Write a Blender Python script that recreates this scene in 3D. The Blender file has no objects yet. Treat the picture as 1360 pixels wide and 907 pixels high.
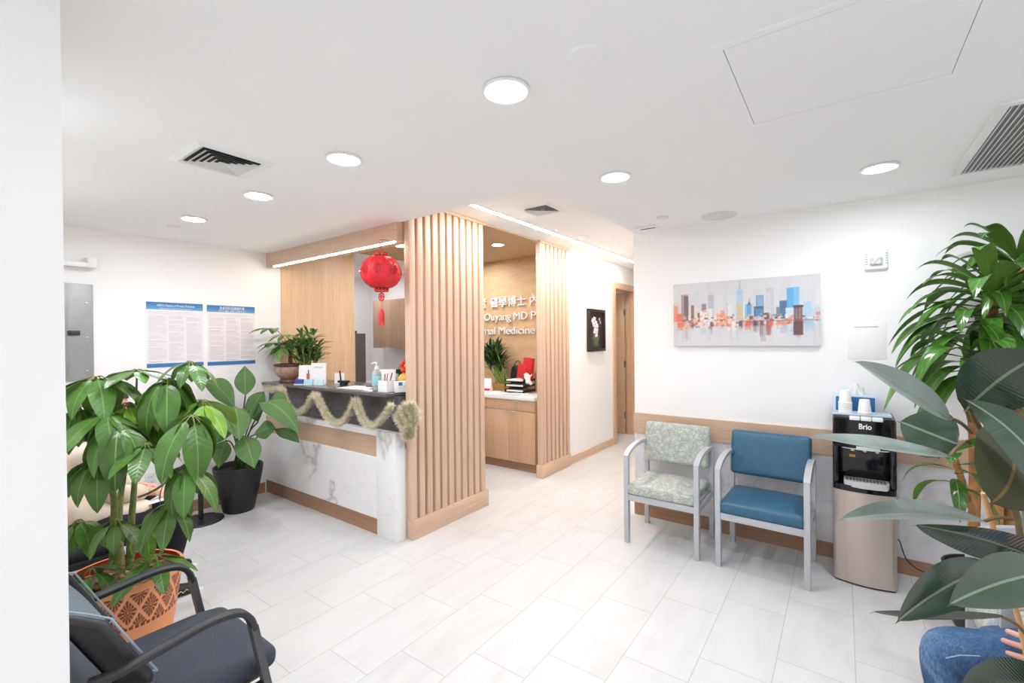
# Reception and waiting room of a clinic. Units: metres. X runs along the counter, Y down the corridor, Z up.
S2D = .082
import bpy, bmesh, math, random
import numpy as np
from mathutils import Vector as V, Matrix, Euler
random.seed(7)
PI = math.pi
SC = bpy.context.scene
COL = SC.collection

# ------------------------------------------------------------------ materials
def lin(c):
    return tuple(((x/255)/12.92 if x/255 <= .04045 else ((x/255+.055)/1.055)**2.4) for x in c)
def lin4(c): return lin(c)+(1,)

class NT:
    def __init__(s, name):
        s.m = bpy.data.materials.new(name); s.m.use_nodes = True
        s.t = s.m.node_tree; s.t.nodes.clear()
        s.out = s.n('ShaderNodeOutputMaterial'); s.b = s.n('ShaderNodeBsdfPrincipled')
        s.l(s.b.outputs[0], s.out.inputs[0])
    def n(s, k, **kw):
        o = s.t.nodes.new(k)
        for a, v in kw.items(): setattr(o, a, v)
        return o
    def l(s, a, b): s.t.links.new(a, b)
    def set(s, **kw):
        for k, v in kw.items():
            s.b.inputs[k.replace('_', ' ')].default_value = v
    def math(s, op, a, b=None, c=None):
        o = s.n('ShaderNodeMath', operation=op)
        for i, x in enumerate((a, b, c)):
            if x is None: continue
            if isinstance(x, (int, float)): o.inputs[i].default_value = x
            else: s.l(x, o.inputs[i])
        return o.outputs[0]
    def pos(s): return s.n('ShaderNodeNewGeometry').outputs['Position']
    def obj(s): return s.n('ShaderNodeTexCoord').outputs['Object']
    def mapped(s, src, scale, loc=(0,0,0), rot=(0,0,0)):
        o = s.n('ShaderNodeMapping'); s.l(src, o.inputs[0])
        o.inputs['Scale'].default_value = scale; o.inputs['Location'].default_value = loc; o.inputs['Rotation'].default_value = rot
        return o.outputs[0]
    def noise(s, vec, scale=5, detail=3, rough=.5, dist=0):
        o = s.n('ShaderNodeTexNoise'); s.l(vec, o.inputs['Vector'])
        o.inputs['Scale'].default_value = scale; o.inputs['Detail'].default_value = detail
        o.inputs['Roughness'].default_value = rough; o.inputs['Distortion'].default_value = dist
        return o.outputs['Fac']
    def ramp(s, fac, stops):
        o = s.n('ShaderNodeValToRGB'); s.l(fac, o.inputs[0]); e = o.color_ramp.elements
        while len(e) < len(stops): e.new(.5)
        for x, (p, c) in zip(e, stops): x.position = p; x.color = c if len(c) == 4 else tuple(c)+(1,)
        return o.outputs[0]
    def mix(s, fac, a, b, mode='MIX'):
        o = s.n('ShaderNodeMix', data_type='RGBA', blend_type=mode)
        for i, x in ((0, fac), (6, a), (7, b)):
            if isinstance(x, (int, float)): o.inputs[i].default_value = x
            elif isinstance(x, tuple): o.inputs[i].default_value = x if len(x) == 4 else x+(1,)
            else: s.l(x, o.inputs[i])
        return o.outputs[2]
    def bump(s, h, strength=.2, dist=.002):
        o = s.n('ShaderNodeBump'); s.l(h, o.inputs['Height'])
        o.inputs['Strength'].default_value = strength; o.inputs['Distance'].default_value = dist
        s.l(o.outputs[0], s.b.inputs['Normal'])
    def base(s, c):
        if isinstance(c, tuple): s.b.inputs['Base Color'].default_value = c if len(c) == 4 else c+(1,)
        else: s.l(c, s.b.inputs['Base Color'])

def plain(name, c, rough=.5, metal=0, var=.06, scale=18, bump=0, spec=.5, coat=0):
    t = NT(name); p = t.obj(); f = t.noise(p, scale, 2)
    a = lin(c); t.base(t.ramp(f, [(.3, tuple(x*(1-var) for x in a)), (.7, tuple(min(1, x*(1+var)) for x in a))]))
    t.set(Roughness=rough, Metallic=metal, Specular_IOR_Level=spec, Coat_Weight=coat)
    if bump: t.bump(t.noise(p, scale*12, 2), bump, .001)
    return t.m
def emit(name, c, s):
    t = NT(name); t.base((1,1,1,1)); t.b.inputs['Emission Color'].default_value = lin4(c); t.b.inputs['Emission Strength'].default_value = s
    return t.m
def wood(name, c1, c2, axis='Z', rough=.45, fine=90, off=0):
    t = NT(name); i = 'XYZ'.index(axis)
    sc = [1.0, 1.0, 1.0]; sc[i] = .045
    p = t.mapped(t.pos(), tuple(sc), (off, off*.7, off*.3))
    a = t.noise(p, fine, 3, .6); b = t.noise(p, 9, 2, .5, .6)
    f = t.math('ADD', t.math('MULTIPLY', a, .55), t.math('MULTIPLY', b, .45))
    t.base(t.ramp(f, [(.36, lin(c1)), (.62, lin(c2))])); t.set(Roughness=rough)
    t.bump(a, .06, .001)
    return t.m
def wallpaint(name, c, rough=.75):
    t = NT(name); p = t.pos(); a = lin(c)
    f = t.noise(p, 1.3, 2)
    t.base(t.ramp(f, [(.3, tuple(x*.985 for x in a)), (.7, tuple(min(1, x*1.01) for x in a))])); t.set(Roughness=rough, Specular_IOR_Level=.25)
    t.bump(t.noise(p, 260, 2), .05, .0006)
    return t.m
def vcol(name, rough=.5, spec=.4, bump=0, metal=0):
    t = NT(name); a = t.n('ShaderNodeVertexColor', layer_name='Col'); t.base(a.outputs[0]); t.set(Roughness=rough, Specular_IOR_Level=spec, Metallic=metal)
    if bump: t.bump(t.noise(t.obj(), 300, 2), bump, .001)
    return t.m
def leafmat(name, top, under, rib, vein=.5, nv=9, rough=.32, mott=.25, young=None, spec=.5, veinw=.14, bump=.25):
    # u across the blade (0..1, midrib at .5), v along it
    t = NT(name); uv = t.n('ShaderNodeUVMap').outputs[0]
    sp = t.n('ShaderNodeSeparateXYZ'); t.l(uv, sp.inputs[0]); u, v = sp.outputs[0], sp.outputs[1]
    au = t.math('ABSOLUTE', t.math('SUBTRACT', u, .5))
    mid = t.math('LESS_THAN', au, .022)
    ph = t.math('SUBTRACT', t.math('MULTIPLY', v, float(nv)), t.math('MULTIPLY', au, 3.2))
    vn = t.math('LESS_THAN', t.math('ABSOLUTE', t.math('SUBTRACT', t.math('FRACT', ph), .5)), veinw*.5)
    no = t.noise(t.obj(), 9, 3)
    oi = t.n('ShaderNodeObjectInfo').outputs['Random']
    A = lin(top); dk = tuple(x*(1-mott) for x in A); lt = tuple(x*(1+mott) for x in A)
    c = t.ramp(no, [(.3, dk), (.7, lt)])
    at = t.n('ShaderNodeVertexColor', layer_name='Col')
    c = t.mix(1.0, c, at.outputs[0], 'MULTIPLY')
    R = lin(rib)
    c = t.mix(t.math('MULTIPLY', vn, vein*.45), c, R+(1,))
    c = t.mix(t.math('MULTIPLY', mid, .75), c, R+(1,))
    bf = t.n('ShaderNodeNewGeometry').outputs['Backfacing']
    un = t.mix(t.math('MULTIPLY', mid, .6), t.mix(t.math('MULTIPLY', vn, vein*.25), lin(under)+(1,), R+(1,)), R+(1,))
    c = t.mix(bf, c, un)
    t.base(c); t.set(Specular_IOR_Level=spec)
    rg = t.math('MULTIPLY_ADD', bf, .25, rough); t.l(rg, t.b.inputs['Roughness'])
    wv = t.math('SINE', t.math('MULTIPLY', ph, 2*PI))
    t.bump(wv, bump, .002)
    return t.m

# ------------------------------------------------------------------ geometry
class G:
    def __init__(s): s.v = []; s.f = []; s.uv = []; s.c = []; s.mi = []; s.cur = (1,1,1); s.m = 0
    def add(s, vs, fs, uvs=None, cols=None):
        o = len(s.v); s.v += [tuple(x) for x in vs]
        for k, f in enumerate(fs):
            s.f.append([i+o for i in f]); s.mi.append(s.m)
            s.uv.append([uvs[i] for i in f] if uvs else [(0,0)]*len(f))
            s.c.append(cols[k] if cols else s.cur)
        return s
    def bm(s, b):
        b.verts.ensure_lookup_table()
        for i, x in enumerate(b.verts): x.index = i
        s.add([x.co.copy() for x in b.verts], [[x.index for x in f.verts] for f in b.faces]); b.free(); return s
    def box(s, x0, x1, y0, y1, z0, z1, bev=0, seg=2, mat=None):
        b = bmesh.new(); bmesh.ops.create_cube(b, size=1)
        for x in b.verts:
            x.co = V(((x0+x1)/2+x.co.x*(x1-x0), (y0+y1)/2+x.co.y*(y1-y0), (z0+z1)/2+x.co.z*(z1-z0)))
        if bev: bmesh.ops.bevel(b, geom=list(b.edges), offset=bev, segments=seg, profile=.5, affect='EDGES', clamp_overlap=True)
        if mat is not None:
            for x in b.verts: x.co = mat @ x.co
        return s.bm(b)
    def rbox(s, c, size, rz=0, bev=0, rx=0, ry=0, seg=2):
        M = Matrix.Translation(V(c)) @ Euler((rx, ry, rz)).to_matrix().to_4x4()
        a = [x/2 for x in size]
        return s.box(-a[0], a[0], -a[1], a[1], -a[2], a[2], bev, seg, M)
    def sweep(s, pts, sec, up=None, caps=True, closed=False, scale=None):
        # sec: list of 2-D points (side, up); pts: path
        P = [V(p) for p in pts]; n = len(P); k = len(sec); vs = []; prev = None
        for i, p in enumerate(P):
            if closed: t = P[(i+1) % n]-P[i-1]
            else: t = P[min(i+1, n-1)]-P[max(i-1, 0)]
            t.normalize()
            if up is not None: u = V(up)
            elif prev is None: u = V((0,0,1)) if abs(t.z) < .9 else V((0,1,0))
            else: u = prev
            sd = t.cross(u)
            if sd.length < 1e-5: sd = t.cross(V((1,0,0)))
            sd.normalize(); u = sd.cross(t); u.normalize(); prev = u
            f = scale[i] if scale else 1
            for a, b in sec: vs.append(p+sd*a*f+u*b*f)
        fs = []
        for i in range(n if closed else n-1):
            j = (i+1) % n
            for a in range(k):
                b = (a+1) % k
                fs.append((i*k+a, i*k+b, j*k+b, j*k+a))
        if caps and not closed:
            fs.append(tuple(range(k))[::-1]); fs.append(tuple((n-1)*k+a for a in range(k)))
        return s.add(vs, fs)
    def tube(s, pts, r, n=8, closed=False, caps=True):
        sec = [(math.cos(2*PI*i/n), math.sin(2*PI*i/n)) for i in range(n)]
        sc = list(r) if isinstance(r, (list, tuple)) else [r]*len(pts)
        return s.sweep(pts, sec, caps=caps, closed=closed, scale=sc)
    def rect(s, pts, w, h, up=None, closed=False):
        return s.sweep(pts, [(-w/2,-h/2), (w/2,-h/2), (w/2,h/2), (-w/2,h/2)], up=up, closed=closed)
    def lathe(s, prof, c=(0,0,0), n=32, lob=None, colf=None, a0=0, a1=2*PI, sx=1, sy=1):
        full = abs(a1-a0-2*PI) < 1e-6; m = n if full else n+1; vs = []; uv = []
        for j, (r, z) in enumerate(prof):
            for i in range(m):
                a = a0+(a1-a0)*i/n; q = r*(lob(a, z) if lob else 1)
                vs.append((c[0]+q*math.cos(a)*sx, c[1]+q*math.sin(a)*sy, c[2]+z)); uv.append((i/n, j/max(1, len(prof)-1)))
        fs = []; cols = []
        for j in range(len(prof)-1):
            for i in range(n):
                k = (i+1) % m
                fs.append((j*m+i, j*m+k, (j+1)*m+k, (j+1)*m+i))
                if colf: cols.append(colf((i+.5)/n, prof[j][0], (prof[j][1]+prof[j+1][1])/2, j))
        return s.add(vs, fs, uv, cols if colf else None)
    def cyl(s, c, r, h, n=24, r2=None, bev=0):
        r2 = r if r2 is None else r2
        if bev: return s.lathe([(0,0), (r-bev,0), (r,bev), (r2,h-bev), (r2-bev,h), (0,h)], c, n)
        return s.lathe([(0,0), (r,0), (r2,h), (0,h)], c, n)
    def prism(s, poly, axis, a, b):
        # poly in the two other axes (in xyz order)
        def mk(p, q):
            return {'x': (q, p[0], p[1]), 'y': (p[0], q, p[1]), 'z': (p[0], p[1], q)}[axis]
        n = len(poly); vs = [mk(p, a) for p in poly]+[mk(p, b) for p in poly]
        fs = [tuple(range(n))[::-1], tuple(range(n, 2*n))]+[(i, (i+1) % n, n+(i+1) % n, n+i) for i in range(n)]
        return s.add(vs, fs)
    def leaf(s, B, T, side, bow=None, shape=None, fold=.12, nl=10, nw=4, wav=0, tipc=0, thick=0, curl=0):
        """blade from B to T; side = half-width vector; bow = displacement of the middle; fold = rise of the edges"""
        B, T, side = V(B), V(T), V(side); w = side.length; ax = T-B; L = ax.length
        bow = V(bow) if bow is not None else V((0,0,0))
        sd = (side-ax*(side.dot(ax)/max(1e-9, L*L))); sd.normalize()
        shape = shape or (lambda t: (math.sin(PI*t**.85)**.8))
        nrm = sd.cross(ax).normalized(); vs = []; uv = []
        ph = random.random()*6
        for i in range(nl+1):
            t = i/nl; p = B+ax*t+bow*(4*t*(1-t)); q = shape(min(1, max(0, t)))*w
            if i in (0, nl): q = max(q, w*.03)
            for j in range(-nw//2, nw//2+1):
                k = j/(nw/2)
                vs.append(p+sd*q*k*(1-.12*abs(k)*fold*4)+nrm*(q*abs(k)**1.3*fold+wav*w*math.sin(t*13+ph+k)*abs(k)-curl*w*k*k*abs(k)*1.0))
                uv.append((.5+k*.5*max(.25, min(1, q/w+.1)), t))
        fs = []; m = nw+1
        for i in range(nl):
            for j in range(nw):
                a = i*m+j; fs.append((a, a+1, a+m+1, a+m))
        return s.add(vs, fs, uv)
    def build(s, name, mat, parent=None, local=False, smooth=35, base=None, props=None, flip=False):
        me = bpy.data.meshes.new(name)
        off = V((0,0,0))
        if base is not None: off = V(base)
        elif parent is not None and not local:
            r = parent
            while r.parent: r = r.parent
            off = r.location
        me.from_pydata([tuple(V(x)-off) for x in s.v], [], s.f)
        uvl = me.uv_layers.new(name='UVMap')
        u = np.array([x for f in s.uv for x in f], dtype=np.float32).reshape(-1); uvl.data.foreach_set('uv', u)
        ca = me.color_attributes.new('Col', 'FLOAT_COLOR', 'CORNER'); cc = []
        for f, c in zip(s.f, s.c): cc += [c[0], c[1], c[2], 1]*len(f)
        ca.data.foreach_set('color', np.array(cc, dtype=np.float32))
        mats = mat if isinstance(mat, (list, tuple)) else [mat]
        for m in mats: me.materials.append(m)
        if len(mats) > 1: me.polygons.foreach_set('material_index', s.mi)
        if smooth:
            me.polygons.foreach_set('use_smooth', [True]*len(me.polygons)); me.set_sharp_from_angle(angle=math.radians(smooth))
        me.update(); me.validate()
        o = bpy.data.objects.new(name, me); COL.objects.link(o)
        if base is not None: o.location = off
        if parent is not None: o.parent = parent
        if props:
            for k, v in props.items(): o[k] = v
        return o
    def base(s):
        a = np.array(s.v); lo, hi = a.min(0), a.max(0)
        return ((lo[0]+hi[0])/2, (lo[1]+hi[1])/2, lo[2])

def tag(o, label, cat, group=None, kind=None):
    o['label'] = label; o['category'] = cat
    if group: o['group'] = group
    if kind: o['kind'] = kind
    return o
def thing(name, label, cat, loc=(0,0,0), rz=0, group=None):
    o = bpy.data.objects.new(name, None); COL.objects.link(o); o.location = loc; o.rotation_euler = (0,0,rz); o.empty_display_size = .1
    return tag(o, label, cat, group)
def single(name, g, mat, label, cat, group=None, smooth=35, kind=None):
    return tag(g.build(name, mat, base=g.base(), smooth=smooth), label, cat, group, kind)
def struct(name, g, mat, smooth=0):
    o = g.build(name, mat, base=(0,0,0), smooth=smooth); o['kind'] = 'structure'; return o
def dup(o, loc, label=None, rz=None, group=None):
    r = o.copy(); COL.objects.link(r); r.location = loc
    if rz is not None: r.rotation_euler = (0,0,rz)
    if label: r['label'] = label
    if group: r['group'] = group
    for ch in list(o.children):
        c = ch.copy(); COL.objects.link(c); c.parent = r
        for g in list(ch.children):
            d = g.copy(); COL.objects.link(d); d.parent = c
    return r
def text_mesh(body, size, extrude=.002, bold=0, width=None, align='CENTER', spacing=1):
    cu = bpy.data.curves.new('t', 'FONT'); cu.body = body; cu.size = size; cu.extrude = extrude; cu.offset = bold; cu.align_x = align; cu.space_character = spacing
    cu.resolution_u = 4
    o = bpy.data.objects.new('t', cu); COL.objects.link(o); dg = bpy.context.evaluated_depsgraph_get(); dg.update()
    me = bpy.data.meshes.new_from_object(o.evaluated_get(dg))
    bpy.data.objects.remove(o); bpy.data.curves.remove(cu)
    vs = [x.co.copy() for x in me.vertices]; fs = [tuple(p.vertices) for p in me.polygons]; bpy.data.meshes.remove(me)
    if width and vs:
        lo = min(x.x for x in vs); hi = max(x.x for x in vs); k = width/(hi-lo)
        c = {'CENTER': (lo+hi)/2, 'LEFT': lo, 'RIGHT': hi}[align]
        for x in vs: x.x = (x.x-c)*k
    return vs, fs
def text(name, body, size, loc, rot, mat, parent, extrude=.002, bold=0, width=None, align='CENTER', spacing=1):
    vs, fs = text_mesh(body, size, extrude, bold, width, align, spacing)
    M = Matrix.Translation(V(loc)) @ Euler(rot).to_matrix().to_4x4()
    g = G(); g.add([M @ x for x in vs], fs)
    return g.build(name, mat, parent, smooth=0)
def panel(img, org, du, dv, g=None):
    """mesh grid painted from an (H, W, 3) sRGB array; org = top-left corner, du/dv = full width / height vectors"""
    g = g or G(); H, W, _ = img.shape; a = np.clip(img, 0, 255)/255
    a = np.where(a <= .04045, a/12.92, ((a+.055)/1.055)**2.4)
    org, du, dv = V(org), V(du), V(dv)
    vs = [org+du*(x/W)+dv*(y/H) for y in range(H+1) for x in range(W+1)]
    fs = [(y*(W+1)+x, (y+1)*(W+1)+x, (y+1)*(W+1)+x+1, y*(W+1)+x+1) for y in range(H) for x in range(W)]
    return g.add(vs, fs, None, [tuple(a[y, x]) for y in range(H) for x in range(W)])
def arc(p0, p1, bulge, n=10):
    """points from p0 to p1 over a parabolic bulge vector"""
    p0, p1, bulge = V(p0), V(p1), V(bulge)
    return [p0+(p1-p0)*(i/n)+bulge*(4*(i/n)*(1-i/n)) for i in range(n+1)]
def bez(p, n=14):
    """Catmull-Rom through the points"""
    P = [V(x) for x in p]; P = [P[0]*2-P[1]]+P+[P[-1]*2-P[-2]]; out = []
    for i in range(1, len(P)-2):
        for k in range(n):
            t = k/n; a, b, c, d = P[i-1:i+3]
            out.append(.5*((2*b)+(c-a)*t+(2*a-5*b+4*c-d)*t*t+(3*b-a-3*c+d)*t**3))
    out.append(P[-2]); return out

# ------------------------------------------------------------------ shared materials
M = {}
M['wall'] = wallpaint('white wall paint', (243,242,241))
M['ceil'] = wallpaint('white ceiling paint', (243,243,243), .85)
M['tanceil'] = wallpaint('tan ceiling', (196,165,130))
M['slat'] = wood('light oak slat', (208,176,152), (222,192,168), 'Z', .4, 70)
M['oakx'] = wood('light oak along x', (192,158,132), (208,178,152), 'X', .45, 70)
M['oaky'] = wood('light oak along y', (204,172,146), (220,190,164), 'Y', .45, 70)
M['oakpanel'] = wood('oak wall panelling', (206,174,134), (222,194,156), 'Z', .4, 60)
M['beam'] = wood('oak beam', (196,164,140), (212,182,158), 'X', .45, 60)
M['shadedoakx'] = wood('shaded brown oak trim along x', (150,112,86), (172,134,106), 'X', .5, 70)  # shade along the baseboards is mixed into this brown
M['shadedoaky'] = wood('shaded brown oak trim along y', (150,112,86), (172,134,106), 'Y', .5, 70)  # same brown, baseboard shade included in the colour
M['doorw'] = wood('oak door', (196,160,128), (210,176,146), 'Z', .4, 70)
M['cab'] = wood('oak cabinet front', (196,158,124), (210,174,142), 'Z', .4, 70)
M['lamp'] = emit('downlight lens', (242,247,255), 106)
M['led'] = emit('led strip', (255,246,232), 22); M['ledc'] = emit('corridor led strip', (255,247,237), 62)
M['white'] = plain('white plastic', (235,235,235), .4, var=.02)
M['offwhite'] = plain('off white plastic', (224,224,224), .4, var=.02)
M['black'] = plain('black plastic', (26,27,29), .35, var=.1)
M['blackgloss'] = plain('glossy black plastic', (12,12,14), .12, var=.05)
M['darkmetal'] = plain('dark grey metal', (62,62,64), .4, .3, var=.08)
M['chrome'] = plain('brushed steel', (190,190,192), .25, 1, var=.03)
M['satin'] = plain('satin nickel', (214,214,212), .35, .1, var=.02); M['paper'] = plain('white paper', (240,239,238), .7, var=.015)
M['red'] = plain('red plastic', (206,36,42), .45, var=.08)
M['grille'] = plain('vent blade white', (215,215,214), .5, var=.02)
M['ventgrey'] = plain('vent duct grey', (150,150,150), .8); M['ventdark'] = plain('vent duct dark', (45,45,46), .8)

def floor_mat():
    t = NT('porcelain floor tile'); sp = t.n('ShaderNodeSeparateXYZ'); t.l(t.pos(), sp.inputs[0]); X, Y = sp.outputs[0], sp.outputs[1]
    u = t.math('DIVIDE', t.math('ADD', X, .565), .302); col = t.math('FLOOR', u)
    v = t.math('DIVIDE', t.math('SUBTRACT', Y, t.math('MULTIPLY_ADD', col, .2, 2.885)), .61); row = t.math('FLOOR', v)
    fu, fv = t.math('FRACT', u), t.math('FRACT', v)
    du = t.math('MULTIPLY', t.math('MINIMUM', fu, t.math('SUBTRACT', 1.0, fu)), .302)
    dv = t.math('MULTIPLY', t.math('MINIMUM', fv, t.math('SUBTRACT', 1.0, fv)), .61)
    g = t.math('LESS_THAN', t.math('MINIMUM', du, dv), .0016)
    cb = t.n('ShaderNodeCombineXYZ'); t.l(col, cb.inputs[0]); t.l(row, cb.inputs[1])
    wn = t.n('ShaderNodeTexWhiteNoise', noise_dimensions='2D'); t.l(cb.outputs[0], wn.inputs['Vector'])
    off = t.n('ShaderNodeVectorMath', operation='MULTIPLY_ADD'); t.l(cb.outputs[0], off.inputs[0]); off.inputs[1].default_value = (3.7,1.9,0)
    t.l(t.mapped(t.pos(), (1,.22,1)), off.inputs[2])
    st = t.noise(off.outputs[0], 7, 4, .6, .8)
    c = t.ramp(st, [(.30, lin((200,199,198))), (.5, lin((207,206,205))), (.75, lin((211,210,210)))])
    c = t.mix(t.math('MULTIPLY', wn.outputs['Value'], .06), c, lin((205,202,199)))
    c = t.mix(g, c, lin((172,170,168)))
    t.base(c); t.set(Roughness=.42, Specular_IOR_Level=.4)
    t.bump(t.math('SUBTRACT', 1.0, g), .3, .001)
    return t.m
M['floor'] = floor_mat()
def marble_mat(name, basec, veinc, scale=1.6, w=.035, mott=0):
    t = NT(name); p = t.pos()
    d = t.noise(t.mapped(p, (1,1,1), (3.1,0,1.7)), scale*.8, 5, .55, .6)
    a = t.math('ABSOLUTE', t.math('SUBTRACT', d, .5))
    v = t.ramp(a, [(0, (1,1,1)), (w, (.12,.12,.12)), (w*2.4, (0,0,0))])
    v2 = t.math('ABSOLUTE', t.math('SUBTRACT', t.noise(t.mapped(p, (1,1,1), (9.1,4,2.2)), scale*2.1, 4, .5, .9), .5))
    v2 = t.ramp(v2, [(0, (.18,.18,.18)), (w*.5, (0,0,0))])
    cloud = t.noise(p, 2.2, 4, .6)
    c = t.ramp(cloud, [(.3, tuple(x*(1-mott) for x in lin(basec))), (.7, lin(basec))])
    c = t.mix(v, c, lin(veinc)); c = t.mix(v2, c, lin(veinc))
    t.base(c); t.set(Roughness=.25)
    return t.m
M['marble'] = marble_mat('white veined marble', (243,242,241), (200,196,194), .75, .014, .05)
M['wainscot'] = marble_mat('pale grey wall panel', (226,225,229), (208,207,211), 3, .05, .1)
M['granite'] = plain('dark grey quartz', (92,88,88), .22, var=.12, scale=120)
M['granitedark'] = plain('charcoal quartz panel', (74,70,71), .3, var=.25, scale=26)
def grass_wall():
    t = NT('woven tan wallcovering'); p = t.mapped(t.pos(), (.05,1,1))
    a = t.noise(p, 170, 3, .6); b = t.noise(t.mapped(t.pos(), (.3,1,1)), 14, 2)
    f = t.math('ADD', t.math('MULTIPLY', a, .6), t.math('MULTIPLY', b, .4))
    t.base(t.ramp(f, [(.38, lin((196,160,116))), (.6, lin((212,178,136)))])); t.set(Roughness=.7); t.bump(a, .2, .001)
    return t.m
M['tanwall'] = grass_wall()

# ------------------------------------------------------------------ shell
LX, RY, CX, RX = -4.783, 3.845, -2.69, -1.478     # left wall, right wall, corridor wall, end of the right wall
ZC, ZH = 2.44, 2.62
struct('floor', G().box(-7.2, 2.8, -2.6, 9.1, -.08, 0), M['floor'])
g = G().box(LX-.1, 2.8, -2.6, 2.31, ZC, ZC+.3); g.box(-1.45, 2.8, 2.31, RY+.2, ZC, ZC+.3)
struct('ceiling', g, M['ceil'])
g = G().box(-2.70, -1.30, 2.31, 9.1, ZH, ZH+.1)
struct('ceiling_corridor', g, M['ceil'])
struct('ceiling_office', G().box(LX, -2.70, 2.31, 4.95, 2.605, 2.70), M['tanceil'])
struct('ceiling_back', G().box(-6.7, LX, 2.31, 4.95, 2.6, 2.70), M['ceil'])
# left wall with the posters, ending at the opening to the back room
g = G().box(LX-.1, LX, -.6, 3.308, 0, 2.7); struct('wall_left', g, M['wall'])
struct('trim_1', G().box(LX-.1, LX+.018, 2.43, 3.312, 0, 2.604), M['oakpanel'])
struct('wall_back', G().box(-6.7, LX+.15, 4.9, 5.0, 0, 2.7), M['wall'])
struct('wall_back_side', G().box(-6.7, -6.58, 2.3, 4.9, 0, 2.7), M['wall'])
struct('wall_back_near', G().box(-6.7, LX-.1, 2.2, 2.3, 0, 2.7), M['wall'])
struct('wall_office', G().box(LX+.15, CX-.02, 4.9, 5.0, 0, 2.7), M['tanwall'])
# corridor wall with the door
D0, D1, DH = 6.235, 6.975, 2.27
g = G().box(CX-.12, CX, 4.845, D0, 0, 2.7); g.box(CX-.12, CX, D1, 9.1, 0, 2.7); g.box(CX-.12, CX, D0, D1, DH, 2.7)
struct('wall_corridor', g, M['wall'])
struct('wall_corridor_end', G().box(-2.8, -1.3, 9.0, 9.1, 0, 2.7), M['wall'])
g = G().box(-5.4, CX-.12, 7.4, 7.5, 0, 2.7); g.box(-5.4, -5.3, 5.0, 7.4, 0, 2.7)
struct('wall_exam_room', g, M['wall'])
struct('ceiling_exam_room', G().box(-5.4, CX-.12, 5.0, 7.5, 2.6, 2.7), M['ceil'])
# right wall
struct('wall_right', G().box(RX, 2.8, RY, RY+.12, 0, 2.6), M['wall'])
struct('wall_corridor_right', G().box(RX, RX+.12, RY+.12, 9.1, 0, 2.7), M['wall'])
struct('wall_side', G().box(2.7, 2.8, -2.6, RY, 0, 2.6), M['wall'])
# wall behind the row of seats, its end is the white pier nearest the camera
g = G().box(LX-.1, -1.386, -.6, .227, 0, ZC); struct('wall_near', g, M['wall'])
# rails and baseboards
struct('trim_2', G().box(RX-.004, 2.7, RY-.018, RY, .71, .884), M['oakx'])
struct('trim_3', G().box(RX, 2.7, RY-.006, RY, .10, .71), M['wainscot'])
struct('baseboard_right', G().box(RX-.004, 2.7, RY-.016, RY, 0, .10), M['shadedoakx'])
struct('baseboard_left', G().box(LX, LX+.014, .227, 2.24, 0, .10), M['shadedoaky'])
struct('baseboard_corridor', G().box(CX, CX+.014, 4.86, D0-.085, 0, .10), M['oaky'])
g = G()
for y0, y1 in ((D0-.085, D0+.004), (D1-.004, D1+.085)): g.box(CX-.13, CX+.02, y0, y1, 0, DH+.085)
g.box(CX-.13, CX+.02, D0+.004, D1-.004, DH-.004, DH+.085)
g.box(CX-.12, CX-.05, D1-.02, D1-.004, 0, DH-.004)
struct('trim_4', g, M['doorw'])
# door leaf open into the room, hinged on the far jamb
dl = G().box(-3.50, CX-.135, D1-.055, D1-.012, .008, DH-.01, .003)
d = dl.build('door_1', M['doorw'], base=(CX-.13, D1-.03, 0), smooth=30); d['kind'] = 'structure'
for z in (.30, 1.12, 1.95):
    G().box(CX-.145, CX-.118, D1-.060, D1-.008, z-.05, z+.05, .004).build('hinge', M['chrome'], d)
h = G(); h.cyl((-3.42, D1-.075, 1.0), .024, .012, 16); h.tube([(-3.42,D1-.058,1.0), (-3.42,D1-.10,1.0), (-3.32,D1-.10,1.0)], .008)
h.build('door_handle', M['chrome'], d)

# ceiling fittings ------------------------------------------------
def downlight(x, y, z, label, r=.068):
    t = thing('downlight', label, 'ceiling light', (x, y, z-.012), 0, None)
    G().lathe([(r,.012), (r+.018,.010), (r+.02,.004), (r+.012,0), (r,.002)], (0,0,0), 32).build('trim_ring', M['white'], t, local=True)
    G().lathe([(0,.005), (r,.004)], (0,0,0), 32).build('lens', M['lamp'], t, local=True)
    return t
for x, y, z, lb in [(-3.822,1.312,ZC,'round recessed downlight nearest the wall with two posters'),
    (-2.907,1.346,ZC,'round recessed downlight just behind the black slotted air diffuser'),
    (-1.990,1.333,ZC,'round recessed downlight between the slotted air diffuser and the brightest downlight'),
    (-.982,1.324,ZC,'largest and brightest round downlight, nearest the plain round ceiling plate'),
    (-1.022,2.394,ZC,'round recessed downlight in front of the corridor opening'),
    (.164,3.140,ZC,'round recessed downlight near the big grey louvred return grille'),
    (-3.13,4.036,2.605,'small downlight in the tan ceiling above the office sign'),
    (-5.848,4.228,2.6,'small downlight seen beside the red lantern in the back room')]:
    downlight(x, y, z, lb, .068 if z == ZC else .06)
for x, y in [(.0,1.324), (1.35,1.324), (1.45,2.9), (-.4,-.9), (1.4,-.9)]:  # unseen lamps added as fill from the rest of the room
    downlight(x, y, ZC, 'added fill downlight outside the picture over the waiting room').__setitem__('group', 'added fill downlights beyond the frame')
downlight(-3.9, 6.4, 2.6, 'added unseen downlight inside the room behind the open door')  # added out of sight to brighten the floor beyond the door
downlight(-4.0, 3.4, 2.605, 'added unseen downlight over the desk behind the counter')  # hidden lamp added to light the space behind the counter
SOFT = emit('fill downlight lens', (242,247,255), 62)
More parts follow.
